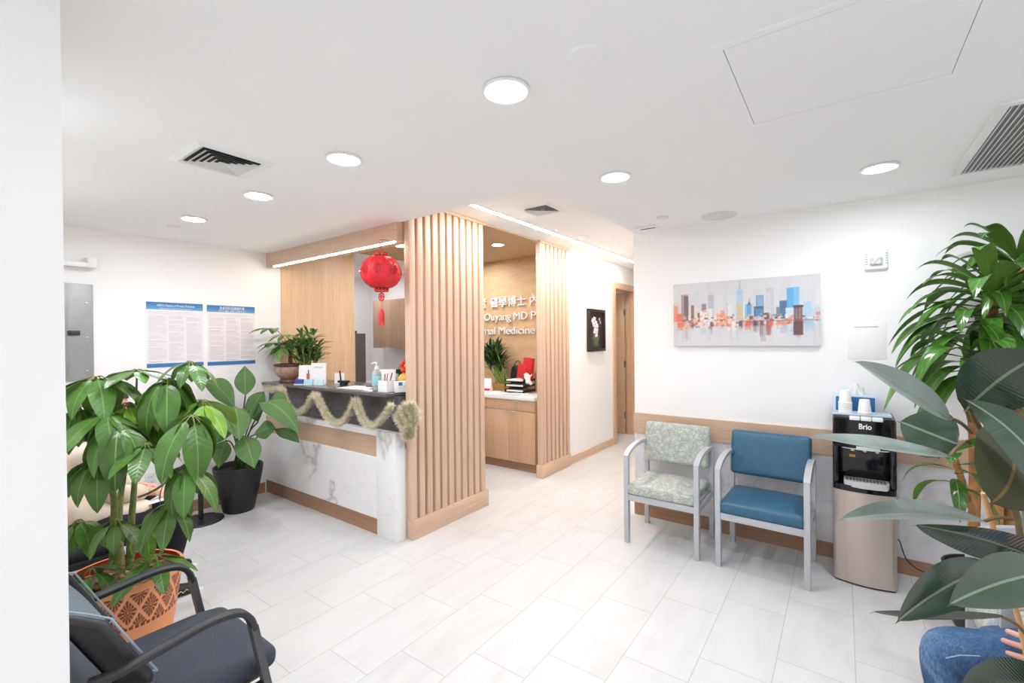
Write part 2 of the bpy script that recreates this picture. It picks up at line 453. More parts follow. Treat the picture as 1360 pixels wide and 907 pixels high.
for x, y, lb in ((-3.5, .36, 'added unseen fill downlight over the person in the beige coat'), (-2.45, .29, 'added unseen fill downlight over the umbrella tree')):  # unseen lamps added to brighten the counter front and left side
    for c in downlight(x, y, ZC, lb).children:
        if c.name.startswith('lens'): c.data.materials[0] = SOFT
downlight(-5.3, 3.2, 2.6, 'added unseen downlight in the back room behind the oak panelling')  # hidden lamp added to lift the dim back room
downlight(-3.9, 4.45, 2.605, 'added unseen downlight over the worktop hidden by the tall slat screen')  # hidden lamp added to brighten the tan office
def plate(name, x, y, r, z, mat, label, cat, h=.006, slope=.006):
    return single(name, G().lathe([(0,z-h), (r-slope,z-h), (r,z-h*.3), (r,z)], (x,y,0), 40), mat, label, cat)
plate('ceiling_cover_plate', -.662, 1.324, .062, ZC, M['ceil'], 'plain round white cover plate beside the brightest downlight', 'cover plate')
plate('sprinkler_cover', -4.185, 1.305, .045, ZC, M['offwhite'], 'small round sprinkler cover close to the poster wall', 'sprinkler')
plate('sprinkler_cover', -1.085, 3.415, .045, ZC, M['offwhite'], 'small round sprinkler cover by the end of the right wall', 'sprinkler', .014)
plate('ceiling_speaker', -.738, 3.635, .125, ZC, plain('speaker mesh', (222,221,221), .7), 'flat round pale grey speaker disc above the skyline painting', 'speaker', .008)
plate('smoke_detector', -2.222, 4.371, .06, ZH, M['white'], 'small white round detector on the corridor ceiling', 'detector', .03, .015)

def diffuser(cx, cy, z, s, label, blades=5, duct='ventdark'):
    t = thing('air_diffuser', label, 'air vent', (cx, cy, z))
    a = s/2; g = G()
    for k in range(4):      # outer frame, four mitred sides
        M4 = Matrix.Rotation(k*PI/2, 4, 'Z')
        vs = [M4 @ V(p) for p in [(-a,-a,0), (a,-a,0), (a-.03,-a+.03,-.012), (-a+.03,-a+.03,-.012), (a-.05,-a+.05,-.004), (-a+.05,-a+.05,-.004)]]
        g.add(vs, [(0,1,2,3), (3,2,4,5)])
    g.build('frame', M['white'], t, local=True, smooth=0)
    G().box(-a+.05, a-.05, -a+.05, a-.05, -.0015, -.0005).build('duct_opening', M[duct], t, local=True, smooth=0)
    g = G(); q = a-.058
    for i in range(blades):
        o = q*(1-i/blades)
        for k in range(4):
            M4 = Matrix.Rotation(k*PI/2, 4, 'Z')
            w = q/blades*.80
            g.add([M4 @ V(p) for p in [(-o,-o,-.014), (o,-o,-.014), (o-w,-o+w,-.004), (-o+w,-o+w,-.004)]], [(0,1,2,3)])
    g.build('blades', M['grille'], t, local=True, smooth=0)
    return t
diffuser(-2.505, .99, ZC, .36, 'square slotted air diffuser over the waiting area, black gaps between blades')
diffuser(-2.04, 3.23, ZH, .32, 'square air diffuser in the raised corridor ceiling beside the light strip', 6, 'ventgrey')
# small slot vent near the wall end
t = thing('slot_vent', 'tiny rectangular slot vent at the corner where the right wall ends', 'air vent', (-1.29, 3.66, ZC))
G().box(-.085, .085, -.06, .06, -.006, 0, .002).build('frame', M['white'], t, local=True)
G().box(-.06, .06, .012, .03, -.0075, -.006).build('slot', M['ventdark'], t, local=True)
# return grille
t = thing('return_air_grille', 'big grey louvred return air grille at the ceiling edge above the tall plant', 'air vent', (0, 0, ZC))
x0, x1, y0, y1 = .50, 1.25, 2.56, 3.55
g = G()
for a, b, c, d in ((x0,x1,y0,y0+.035), (x0,x1,y1-.035,y1), (x0,x0+.035,y0+.035,y1-.035), (x1-.035,x1,y0+.035,y1-.035)): g.box(a, b, c, d, ZC-.014, ZC, .003)
g.build('frame', M['white'], t)
G().box(x0+.035, x1-.035, y0+.035, y1-.035, ZC-.003, ZC-.001).build('duct_opening', plain('grille shadow grey', (150,150,150), .8), t)
g = G(); n = 34
for i in range(n):
    x = x0+.045+(x1-x0-.09)*i/(n-1)
    g.rbox((x, (y0+y1)/2, ZC-.009), (.003, y1-y0-.07, .016), 0, ry=.75)
g.build('louvres', M['grille'], t, smooth=0)
# access panel
t = thing('ceiling_access_panel', 'large flush white access panel in the ceiling with thin dark joints', 'access panel', (0,0,ZC))
x0, x1, y0, y1 = -.30, .31, 1.55, 2.17
g = G()
for a, b, c, d in ((x0-.03,x1+.03,y0-.03,y0), (x0-.03,x1+.03,y1,y1+.03), (x0-.03,x0,y0,y1), (x1,x1+.03,y0,y1)): g.box(a, b, c, d, ZC-.0035, ZC)
g.build('frame', M['ceil'], t, smooth=0)
G().box(x0+.0025, x1-.0025, y0+.0025, y1-.0025, ZC-.003, ZC).build('panel', M['ceil'], t, smooth=0)
G().box(x0, x1, y0, y1, ZC-.0008, ZC-.0004).build('joint', M['ventgrey'], t, smooth=0)
# led strip of the corridor
t = thing('linear_light', 'long thin glowing light strip in the raised corridor ceiling', 'ceiling light', (-2.39, 4.47, ZH))
G().box(-2.418, -2.362, 2.66, 6.3, ZH-.008, ZH).build('channel', M['white'], t)
G().box(-2.406, -2.374, 2.67, 6.29, ZH-.0105, ZH-.008).build('diffuser_strip', M['ledc'], t)
# oak beam above the counter with its light strip
t = thing('soffit_beam', 'oak veneered soffit beam hanging from the ceiling above the counter', 'beam', (-3.76, 2.36, 2.30))
G().box(LX, -2.747, 2.284, 2.425, 2.30, 2.44, .001).build('beam_casing', M['beam'], t)
G().box(-4.66, -2.79, 2.294, 2.310, 2.290, 2.30, .003).build('light_strip', M['led'], t)

# ------------------------------------------------------------------ reception counter
t = thing('reception_counter', 'white marble reception counter with dark top and oak bands', 'counter', (-3.76, 2.5, 0))
YF = 2.255
G().box(LX+.002, -2.968, YF, 2.50, .127, .614).build('lower_panel', M['marble'], t)
G().box(LX+.002, -2.968, YF, 2.50, .782, .83).build('ledge', M['marble'], t)
G().box(LX+.002, -2.968, YF+.008, 2.48, .614, .782).build('oak_band', M['oakx'], t)
G().box(LX+.002, -2.968, YF+.004, 2.49, 0, .127).build('toe_board', M['shadedoakx'], t)
G().box(-2.968, -2.737, YF-.012, 2.335, 0, .83, .002).build('end_post', M['marble'], t)
G().box(LX+.002, -2.737, 2.296, 2.335, .83, 1.10).build('upper_panel', M['granitedark'], t)
G().box(LX+.002, -2.815, 2.222, 2.74, 1.10, 1.126, .003).build('countertop', M['granite'], t)
G().box(LX+.02, -2.83, 2.335, 2.70, .83, 1.10).build('support_box', M['granitedark'], t)

# ------------------------------------------------------------------ slat screens
def slat_screen(label, y0, y1, ys, w, x=-2.662, dep=.060, pd=.135):
    t = thing('slat_screen', label, 'room divider', (x-.06, (y0+y1)/2, 0))
    G().box(x-pd, x, y0, y1, 0, .140, .002).build('plinth', M['oaky'], t)
    G().box(x-pd+.004, x-.002, y0+.004, y1-.004, .140, .147, .001).build('plinth_cap', M['oaky'], t)
    g = G()
    for a in ys: g.box(x-.012-dep, x-.012, a, a+w, .147, 2.592, .002)
    g.build('slat_panel', M['slat'], t)
    G().box(x-pd+.01, x, max(y0, 2.345), y1, 2.592, ZH, .001).build('top_rail', M['oaky'], t)
    return t
t = slat_screen('tall oak slat screen standing at the end of the counter', 2.343, 3.258, [2.345+.0828*i for i in range(11)], .055, pd=.062)
t = slat_screen('narrower oak slat screen standing beside the white corridor wall', 4.195, 4.84, [4.245+.0895*i for i in range(7)], .058, pd=S2D)
G().box(-2.662-S2D+.012, -2.674, 4.205, 4.238, .147, 2.592, .002).build('end_board', M['slat'], t)

# ------------------------------------------------------------------ tinsel
def tinsel_mat(name, c, r=.3):
    return plain(name, c, r, .25, var=.12, scale=60, spec=.8)
TM = [tinsel_mat('pale gold tinsel', (236,228,196)), tinsel_mat('silver tinsel', (246,245,240)), tinsel_mat('deep gold tinsel', (206,190,140))]
def strands(g, P, n, rad, w=.004, core=.006):
    P = [V(p) for p in P]
    seg = [0]
    for a, b in zip(P, P[1:]): seg.append(seg[-1]+(b-a).length)
    for _ in range(n):
        d = random.random()*seg[-1]; i = 0
        while seg[i+1] < d: i += 1
        k = (d-seg[i])/max(1e-9, seg[i+1]-seg[i]); p = P[i].lerp(P[i+1], k); t = (P[i+1]-P[i]).normalized()
        r = V((random.gauss(0,1), random.gauss(0,1), random.gauss(0,1))); r -= t*r.dot(t)*.75; r.normalize()
        L = rad*random.uniform(.6, 1.05); e = p+r*L+t*random.uniform(-.3,.3)*L; s = r.cross(V((random.random(),random.random(),random.random()))).normalized()*w*.5
        m = p.lerp(e, .5)+V((0,0,-.1*L))
        g.m = random.choice((0,0,0,1,1,2))
        g.add([p-s, p+s, m+s, m-s, e], [(0,1,2,3), (3,2,4)])
    g.m = 2
    g.tube(P, core, 6)
pts = [(-4.62,2.19,1.08), (-4.46,2.185,1.07), (-4.31,2.185,1.09), (-4.20,2.18,.95), (-4.03,2.175,.885), (-3.86,2.18,.95), (-3.74,2.185,1.075),
       (-3.62,2.18,.98), (-3.50,2.175,.88), (-3.34,2.17,.862), (-3.22,2.175,.95), (-3.15,2.185,1.07), (-3.10,2.18,1.0), (-3.02,2.175,.905), (-2.90,2.17,.885), (-2.78,2.175,.97), (-2.70,2.185,1.07)]
g = G(); strands(g, bez(pts, 8), 15000, .048, .0024)
single('tinsel_garland', g, TM, 'gold and silver tinsel garland draped in swags along the counter front', 'garland', smooth=0)
g = G()
cc = V((-2.575, 2.235, .95))
for k in range(7):
    a = k*2*PI/7; o = V((math.cos(a)*.03, math.sin(a)*.03, 0))
    P = [cc+o*(.3+1.2*math.sin(PI*u))+V((.05*math.sin(u*5+k)*math.sin(PI*u), .035*math.cos(u*4+k*2)*math.sin(PI*u), .115-.24*u)) for u in [i/8 for i in range(9)]]
    strands(g, P, 2600, .056, .0026)
single('tinsel_bunch', g, TM, 'thick round bunch of gold tinsel hanging at the counter corner', 'garland', smooth=0)

# ------------------------------------------------------------------ lantern
LC = V((-2.808, 2.185, 2.05))
t = thing('paper_lantern', 'red pumpkin shaped paper lantern with tassel hanging over the counter', 'lantern', LC)
RED = plain('red lantern cloth', (214,30,40), .5, var=.08); DRED = plain('dark red cut pattern', (182,24,34), .55)
lob = lambda a, z: 1-.045*abs(math.cos(4*a))**6
prof = [(.052,-.118), (.085,-.108), (.118,-.085), (.142,-.05), (.150,-.012), (.148,.022), (.134,.062), (.106,.095), (.075,.113), (.05,.118)]
G().lathe(prof, LC, 96, lob).build('shade', RED, t, smooth=60)
g = G()
for k in range(8):
    a = k*PI/4+PI/8
    g.tube([LC+V((math.cos(a)*r*1.0, math.sin(a)*r*1.0, z)) for r, z in prof], .003, 6)
g.build('ribs', RED, t)
# openwork medallions on each face
g = G()
for k in range(8):
    a0 = k*PI/4
    def onsurf(du, dv):
        z = .01+dv; f = 0
        for (r1,z1),(r2,z2) in zip(prof, prof[1:]):
            if z1 <= z <= z2: f = r1+(r2-r1)*(z-z1)/(z2-z1)
        a = a0+du/.15
        f *= lob(a, z); f += .0012
        return LC+V((math.cos(a)*f, math.sin(a)*f, z))
    for rr, lobes, amp in ((.034,8,.18), (.022,6,.25), (.011,5,.3)):
        ring = []
        for i in range(40):
            b = 2*PI*i/40; q = rr*(1+amp*math.cos(lobes*b)); ring.append(onsurf(q*math.cos(b), q*math.sin(b)))
        g.tube(ring, .0022, 4, closed=True)
g.build('medallions', DRED, t)
g = G()
for z0, z1 in ((.116,.142), (-.142,-.116)):
    g = G()
    for z in (z0, z1): g.tube([LC+V((math.cos(i*PI/12)*.05, math.sin(i*PI/12)*.05, z)) for i in range(24)], .004, 6, closed=True)
    for i in range(12):
        a = i*PI/6; g.tube([LC+V((math.cos(a)*.05, math.sin(a)*.05, z0)), LC+V((math.cos(a)*.05, math.sin(a)*.05, z1))], .0045, 5)
    g.lathe([(0,(z0+z1)/2), (.046,(z0+z1)/2)], LC, 24)
    g.build('collar', M['red'], t)
g = G(); top = V((LC.x, LC.y, 2.30))
g.tube([LC+V((-.03,0,.14)), top+V((0,0,-.04))], .002, 5); g.tube([LC+V((.03,0,.14)), top+V((0,0,-.04))], .002, 5)
g.tube([top+V((math.cos(i*PI/8)*.017, 0, -.02+math.sin(i*PI/8)*.017)) for i in range(16)], .0022, 5, closed=True)
g.tube([top+V((0,0,-.005)), top+V((0,.084,.004))], .002, 5)
g.build('cord', M['red'], t)
G().tube([LC+V((0,0,-.14)), LC+V((0,0,-.29))], .0015, 5).build('lower_cord', M['red'], t)
g = G(); c = LC+V((0,0,-.185))
g.tube([c+V((math.cos(i*PI/16)*.030*(1+.1*math.cos(8*i*PI/16)), 0, math.sin(i*PI/16)*.030*(1+.1*math.cos(8*i*PI/16)))) for i in range(32)], .0045, 6, closed=True)
for k in range(6):
    a = k*PI/3; g.tube([c, c+V((math.cos(a)*.030, 0, math.sin(a)*.030))], .0035, 5)
g.tube([c+V((math.cos(i*PI/8)*.012, 0, math.sin(i*PI/8)*.012)) for i in range(16)], .003, 5, closed=True)
g.build('charm', M['red'], t)
g = G(); c = LC+V((0,0,-.29))
g.lathe([(0,.015), (.010,.012), (.020,-.01), (.022,-.03), (.021,-.085), (0,-.085)], c, 16)
for i in range(10):
    a = i*PI/5; g.tube([c+V((math.cos(a)*.017, math.sin(a)*.017, -.08)), c+V((math.cos(a)*.019, math.sin(a)*.019, -.112))], .0035, 5)
g.build('tassel', M['red'], t)

# ------------------------------------------------------------------ things on the walls
M['art'] = vcol('painted canvas', .55, .3, .05); M['print'] = vcol('printed poster', .35, .4)
rng = np.random.RandomState(3)
def rect(img, x0, y0, x1, y1, c, a=1.0, jit=0):
    H, W, _ = img.shape; xa, xb, ya, yb = int(x0*W), max(int(x0*W)+1, int(x1*W)), int(y0*H), max(int(y0*H)+1, int(y1*H))
    xa, ya = max(0, xa), max(0, ya)
    blk = img[ya:yb, xa:xb]
    if blk.size == 0: return
    n = rng.randn(*blk.shape[:2], 1)*jit
    img[ya:yb, xa:xb] = blk*(1-a)+(np.array(c)+n)*a
def poster(name, label, y0, y1, z0, z1, head, sub, tint, hsize, slant=0):
    t = thing(name, label, 'poster', (LX, (y0+y1)/2, z0)); w, h = y1-y0, z1-z0
    W, Hh = 120, 150; img = np.ones((Hh, W, 3))*np.array(tint)
    hb = int(.118*Hh)
    for r in range(hb): img[r] = np.array((52,112,172))*(1-r/hb)+np.array((108,168,208))*(r/hb)
    fb = int(.945*Hh); img[fb:] = (64,120,180)
    cols = [(.04,.345), (.375,.655), (.685,.96)]
    for r in range(int(.14*Hh), int(.19*Hh), 2):
        rect(img, .04, r/Hh, rng.uniform(.75,.95), (r+1)/Hh, (205,198,200), .6)
    for a, b in cols:
        rect(img, a, .205, b, .925, (226,222,226), .5)
        r = .21
        while r < .91:
            if rng.rand() < .11: r += .02; rect(img, a, r, b*.75+a*.25, r+.008, (196,186,190), .8); r += .014
            rect(img, a, r, b-rng.rand()**4*(b-a)*.6, r+.006, (206,198,203), .75, 4); r += .0135
    g = panel(img, (LX+.0045, y0, z1), (0, w, 0), (0, 0, -h))
    g.cur = (.86,.85,.85); g.box(LX, LX+.004, y0, y1, z0, z1)
    g.build('sheet', M['print'], t, smooth=0)
    text('heading', head, hsize, (LX+.0052, (y0+y1)/2+.005, z1-.037), (PI/2, 0, PI/2), M['paper'], t, .0003, 0, width=w*.66 if len(head) > 12 else w*.52)
    text('subheading', sub, .013, (LX+.0052, (y0+y1)/2+.005, z1-.058), (PI/2, 0, PI/2), M['paper'], t, .0002, 0, width=w*.56)
    return t
poster('notice_poster', 'tall blue bordered notice poster with an English heading', 1.282, 1.706, 1.322, 1.888, 'HIPAA Notice of Privacy Practices', 'Information about your privacy', (232,230,234), .028)
poster('notice_poster', 'tall blue bordered notice poster with a Chinese heading', 1.738, 2.163, 1.318, 1.884, '患者資料保護權利書', '的重要通知', (238,231,231), .034)
# electrical panel
t = thing('electrical_panel', 'grey metal electrical panel set flush into the wall', 'electrical panel', (LX, .70, 1.245))
GM = plain('grey painted steel', (158,159,159), .4, .2, var=.03)
G().box(LX, LX+.012, .45, .945, 1.245, 1.998, .002).build('cover', GM, t)
G().box(LX+.012, LX+.018, .47, .80, 1.28, 1.90, .002).build('door', plain('grey panel door', (150,151,151), .4, .2, var=.03), t)
G().box(LX+.018, LX+.026, .795, .865, 1.60, 1.635, .002).build('latch', M['darkmetal'], t)
G().box(LX+.026, LX+.030, .80, .815, 1.603, 1.632, .001).build('latch_lever', M['black'], t)
for z in (1.32, 1.58, 1.85):
    G().lathe([(0,0), (.008,0), (.007,.004), (0,.005)], (0,0,0), 12).bm(bmesh.new()).build('screw', M['chrome'], t, local=True).location = (0, 0, 0)
for o in [c for c in t.children if c.name.startswith('screw')]:
    i = [c for c in t.children if c.name.startswith('screw')].index(o)
    o.rotation_euler = (0, PI/2, 0); o.location = (.012, .205, (.075,.335,.605)[i])
# white bracket on the wall
t = thing('wall_shelf', 'narrow white wall shelf with an upturned end above the grey panel', 'shelf', (LX, .7, 2.12))
G().box(LX, LX+.09, .45, .90, 2.122, 2.158, .003).build('ledge', M['white'], t)
G().box(LX, LX+.09, .90, .958, 2.122, 2.205, .003).build('end_block', M['white'], t)
# outlet
t = thing('wall_outlet', 'white wall outlet low on the poster wall behind the seated person', 'outlet', (LX, 1.294, .31))
G().box(LX, LX+.006, 1.258, 1.330, .31, .425, .003).build('cover_plate', M['offwhite'], t)
for z in (.345, .390):
    g = G()
    for y in (1.284, 1.304): g.box(LX+.006, LX+.0068, y-.002, y+.002, z-.006, z+.006)
    g.build('socket', M['darkmetal'], t)

# skyline painting ----------------------------------------------------
W, H = 260, 130
img = np.ones((H, W, 3))*np.array((212,210,212))
yy, xx = np.mgrid[0:H, 0:W]; 
img += (np.sin(xx/23.)*np.cos(yy/17.)*3)[..., None]
hz = .62
def bld(x0, x1, top, c, a=.85, jit=8, bot=hz):
    rect(img, x0, top, x1, bot, c, a, jit)
    rect(img, x0, bot, x1, min(.98, bot+(bot-top)*rng.uniform(.45,.8)), np.array(c)*.5+np.array((205,203,206))*.5, .28, 3)
for _ in range(60):
    x = rng.rand(); w = rng.uniform(.01,.05); rect(img, x, rng.uniform(0,.5), x+w, .6, np.array((205,203,206))+rng.uniform(-8,10), .35)
for x0,x1,tp,c,a in [(.0,.05,.30,(196,192,196),.6), (.0,.035,.36,(236,120,82),.9), (.03,.09,.48,(228,86,58),.85), (.065,.118,.18,(150,120,118),.85), (.085,.12,.20,(86,66,68),.7), (.12,.14,.30,(222,200,192),.7),
    (.14,.165,.36,(110,90,92),.9), (.17,.19,.40,(244,200,170),.8), (.19,.205,.48,(90,62,60),.9), (.22,.255,.34,(120,108,116),.85), (.21,.24,.46,(236,230,226),.9), (.235,.265,.44,(246,240,232),.9),
    (.27,.31,.20,(178,176,188),.9), (.27,.30,.42,(232,226,224),.9), (.31,.345,.38,(214,206,204),.7), (.33,.40,.50,(240,158,112),.85), (.36,.39,.46,(236,120,80),.6), (.40,.44,.38,(226,220,220),.8), (.405,.41,.34,(120,112,120),.6),
    (.455,.525,.15,(196,212,222),.9), (.475,.52,.16,(170,196,212),.8), (.47,.52,.36,(206,184,150),.95), (.52,.53,.34,(240,240,240),.9), (.53,.585,.38,(120,180,222),.95), (.545,.57,.42,(66,130,190),.7),
    (.58,.61,.18,(206,206,210),.7), (.605,.655,.26,(78,132,184),.9), (.615,.65,.27,(150,184,212),.6), (.59,.655,.42,(58,72,92),.85), (.60,.65,.46,(82,140,190),.7), (.67,.72,.16,(190,190,200),.85), (.675,.70,.20,(206,206,214),.6),
    (.655,.69,.52,(74,50,52),.9), (.69,.74,.54,(130,140,160),.7), (.735,.755,.44,(104,92,104),.85), (.755,.80,.36,(70,128,190),.95), (.76,.80,.35,(60,62,84),.5), (.80,.88,.17,(70,160,220),.95), (.845,.88,.18,(120,190,232),.8),
    (.795,.845,.46,(206,222,228),.95), (.90,.95,.38,(160,200,224),.85), (.95,1.0,.46,(182,200,214),.7)]:
    bld(x0, x1, tp, c, a)
for k in range(14): rect(img, .475+.003*k*.5, .15-.012*k+.06, .515-.003*k*.5, .15-.012*k+.075, (160,186,200), .7)
rect(img, .493, .02, .497, .12, (120,130,140), .8)
for k in range(10): rect(img, .545+.002*k*0+abs(k-10)*.0008*0+.002*(k), .40-.012*k, .575-.002*k, .41-.012*k, (48,96,104), .9)
for _ in range(420):    # loose strokes round the waterline
    x = rng.uniform(.05,.98); y = hz+rng.randn()*.05; w = rng.uniform(.006,.03); h = rng.uniform(.012,.05)
    pal = [(236,110,70), (244,170,130), (240,232,226), (92,64,66), (60,56,68), (200,80,62), (246,224,206)]
    wts = [.2,.2,.22,.1,.1,.08,.1]
    rect(img, x, y, x+w, y+h, pal[rng.choice(7, p=wts)], rng.uniform(.35,.8), 8)
for x, w, l, c in [(.04,.06,.14,(226,96,66)), (.145,.02,.12,(110,84,84)), (.20,.025,.10,(250,222,190)), (.285,.015,.2,(88,70,76)), (.44,.03,.2,(240,236,232)), (.49,.03,.22,(70,52,58)), (.53,.05,.16,(232,92,58)),
    (.585,.04,.2,(64,48,58)), (.635,.045,.34,(120,62,64)), (.67,.04,.24,(150,76,76)), (.69,.03,.14,(226,90,66)), (.655,.02,.1,(236,236,236)), (.85,.045,.26,(120,70,66)), (.87,.03,.3,(206,140,124)), (.91,.06,.22,(150,186,212)), (.74,.06,.1,(214,130,110)), (.35,.06,.08,(240,160,116))]:
    for k in range(5): rect(img, x+rng.uniform(-.01,.01), hz+.01, x+w*rng.uniform(.5,1), hz+l*rng.uniform(.4,1), c, .4, 8)
for _ in range(90):
    x = rng.rand(); rect(img, x, hz+.08, x+rng.uniform(.004,.02), rng.uniform(.8,1), np.array((206,204,208))+rng.uniform(-14,10), .35)
rect(img, .845, .43, .897, .84, (86,46,46), .75, 10); rect(img, .855, .48, .867, .62, (160,120,116), .7); rect(img, .876, .48, .888, .62, (160,120,116), .7); rect(img, .84, .43, .90, .455, (74,40,42), .9)
rect(img, .50, .632, 1.0, .645, (96,84,92), .85); rect(img, .84, .66, .90, .85, (70,44,48), .6, 10)
for _ in range(1):
    q = np.pad(img, ((1,1),(1,1),(0,0)), mode='edge'); img = .5*img+.125*(q[:-2,1:-1]+q[2:,1:-1]+q[1:-1,:-2]+q[1:-1,2:])
img = img*.80+.20*np.array((206,204,206))+rng.randn(H, W, 1)*2.5
t = thing('canvas_painting', 'wide canvas painting of a city skyline over water in greys, orange and blue', 'painting', (-.627, RY, 1.468))
px0, px1, pz0, pz1 = -1.128, -.125, 1.468, 1.972
G().box(px0, px1, RY-.032, RY-.001, pz0, pz1, .002).build('stretched_canvas', plain('canvas edge', (206,205,206), .7, var=.02), t)
panel(img, (px0, RY-.0325, pz1), (px1-px0, 0, 0), (0, 0, -(pz1-pz0))).build('painted_face', M['art'], t, smooth=0)

# paper notice with an empty middle, wall device
t = thing('paper_notice', 'white paper notice taped to the wall above the water dispenser', 'notice', (.128, RY, 1.378))
G().box(.026, .231, RY-.0025, RY, 1.378, 1.63, .0008).build('sheet', M['paper'], t)
g = G()
rr = np.random.RandomState(5); x = .062
while x < .19:
    w = rr.uniform(.004,.011); g.box(x, x+w, RY-.0030, RY-.0026, 1.590, 1.5975); x += w+.0025
g.build('small_print', plain('pale grey print', (176,174,176), .7), t, smooth=0)
t = thing('alarm_strobe', 'white wall alarm unit with a clear lens beside the tall plant', 'alarm', (.180, RY, 1.965))
G().box(.118, .242, RY-.03, RY, 1.968, 2.102, .014, 3).build('housing', M['white'], t)
G().box(.148, .212, RY-.052, RY-.028, 2.000, 2.048, .008, 3).build('lens', plain('clear strobe lens', (205,205,207), .15, var=.3, scale=60), t)
g = G()
for k in range(5): 
    g.box(.124, .134, RY-.0312, RY-.030, 2.005+k*.016, 2.011+k*.016); g.box(.226, .236, RY-.0312, RY-.030, 2.005+k*.016, 2.011+k*.016)
g.build('sounder_slots', plain('slot grey', (170,170,172), .7), t, smooth=0)

# orchid picture in the corridor -------------------------------------
t = thing('orchid_picture', 'dark framed picture of white orchids in a glass vase', 'picture', (CX, 5.585, 1.36))
y0, y1, z0, z1 = 5.335, 5.835, 1.362, 1.925
g = G()
for a, b, c, d in ((y0,y1,z0,z0+.035), (y0,y1,z1-.035,z1), (y0,y0+.035,z0+.035,z1-.035), (y1-.035,y1,z0+.035,z1-.035)): g.box(CX, CX+.04, a, b, c, d, .003)
g.build('frame', plain('black bronze frame', (52,42,36), .35, .3), t)
img = np.ones((150, 130, 3))*np.array((38,34,36)); yy, xx = np.mgrid[0:150, 0:130]
def blob(cx, cy, rx, ry, c, rot=0, a=1):
    u = (xx-cx)*math.cos(rot)+(yy-cy)*math.sin(rot); v = -(xx-cx)*math.sin(rot)+(yy-cy)*math.cos(rot)
    m = ((u/rx)**2+(v/ry)**2) < 1
    img[m] = img[m]*(1-a)+np.array(c)*a
for k in range(9): blob(62+rng.randn()*14, 112+rng.randn()*10, 26, 4, (86,112,66), rng.uniform(-1.2,1.2))
for s in (0,1,2):
    for i in range(60): blob(62+(s-1)*i*.25, 125-i*1.5, 1.2, 1.5, (92,116,70))
blob(62, 118, 15, 22, (120,132,124), 0, .35); blob(62, 118, 13, 20, (60,66,60), 0, .4)
for cx, cy in [(34,36), (50,28), (44,52), (62,44), (58,64), (74,56), (72,74), (50,78), (66,92), (96,30), (104,42)]:
    r = 10 if cx < 90 else 6
    for k in range(5):
        b = k*2*PI/5+rng.rand(); blob(cx+math.cos(b)*r*.55, cy+math.sin(b)*r*.55, r*.62, r*.45, (236,214,222) if k % 2 else (248,240,242), b)
    blob(cx, cy, 2.4, 2.4, (196,110,140))
panel(img, (CX+.016, y0+.03, z1-.03), (0, y1-y0-.06, 0), (0, 0, -(z1-z0-.06))).build('print', M['print'], t, smooth=0)

# raised lettering on the office wall ---------------------------------
WL = plain('satin white acrylic letters', (236,234,230), .3, var=.02)
t = thing('raised_lettering', 'raised white sign lettering on the tan office wall', 'sign', (-3.6, 4.9, 1.6))
YS = 4.885
rot = (PI/2, 0, 0)
for ch, xc in (('者', -4.06), ('醫', -3.852), ('學', -3.709), ('博', -3.552), ('士', -3.405), ('內', -3.200)):
    text('letter', ch, .150, (xc, YS, 1.985), rot, WL, t, .012, .0012, width=.132)
text('word', 'Ouyang', .142, (-3.805, YS, 1.795), rot, WL, t, .012, 0, width=.46)
text('word', 'MD', .142, (-3.417, YS, 1.795), rot, WL, t, .012, 0, width=.215)
text('word', 'PhD', .142, (-3.098, YS, 1.795), rot, WL, t, .012, 0, width=.30)
text('word', 'Medicine', .142, (-3.487, YS, 1.605), rot, WL, t, .012, 0, width=.587)
text('word', 'Internal', .142, (-4.10, YS, 1.605), rot, WL, t, .012, 0, width=.52)

# ------------------------------------------------------------------ guest chairs along the right wall (local: front at y=0, back at y=.47, faces -Y)
GRY = plain('silver grey painted steel', (186,188,192), .38, .2, var=.03)
def vinyl(name, c, r=.42):
    return plain(name, c, r, var=.07, scale=30, bump=.08)
BLUE = vinyl('teal blue vinyl', (50,96,122), .38)
def crackle():
    t = NT('pale sage patterned fabric'); p = t.obj()
    vo = t.n('ShaderNodeTexVoronoi', feature='DISTANCE_TO_EDGE'); t.l(t.mapped(p, (1,1,1)), vo.inputs['Vector']); vo.inputs['Scale'].default_value = 28
    vo2 = t.n('ShaderNodeTexVoronoi', feature='DISTANCE_TO_EDGE'); t.l(t.mapped(p, (1.2,1.2,1.2), (3,1,2)), vo2.inputs['Vector']); vo2.inputs['Scale'].default_value = 17
    m = t.math('LESS_THAN', vo.outputs['Distance'], .045); m2 = t.math('LESS_THAN', vo2.outputs['Distance'], .035)
    c = t.ramp(t.noise(p, 22, 3), [(.35, lin((172,176,165))), (.65, lin((198,200,188)))])
    c = t.mix(t.math('MULTIPLY', t.math('MAXIMUM', m, m2), .7), c, lin((134,146,148)))
    t.base(c); t.set(Roughness=.6); t.bump(t.noise(p, 300, 2), .1, .001); return t.m
SAGE = crackle()
def cushion(w, d, h, crown=.02, n=14, rnd=.028):
    """soft box, centre of the underside at the origin"""
    b = bmesh.new(); bmesh.ops.create_cube(b, size=1)
    for x in b.verts: x.co = V((x.co.x*w, x.co.y*d, (x.co.z+.5)*h))
    bmesh.ops.bevel(b, geom=list(b.edges), offset=rnd, segments=4, profile=.5, affect='EDGES')
    bmesh.ops.subdivide_edges(b, edges=[e for e in b.edges if e.calc_length() > .1], cuts=6, use_grid_fill=True)
    for x in b.verts:
        u = min(1, abs(x.co.x)/(w/2)); v = min(1, abs(x.co.y)/(d/2))
        if x.co.z > h*.5: x.co.z += crown*(1-u*u)*(1-v*v)
    return b
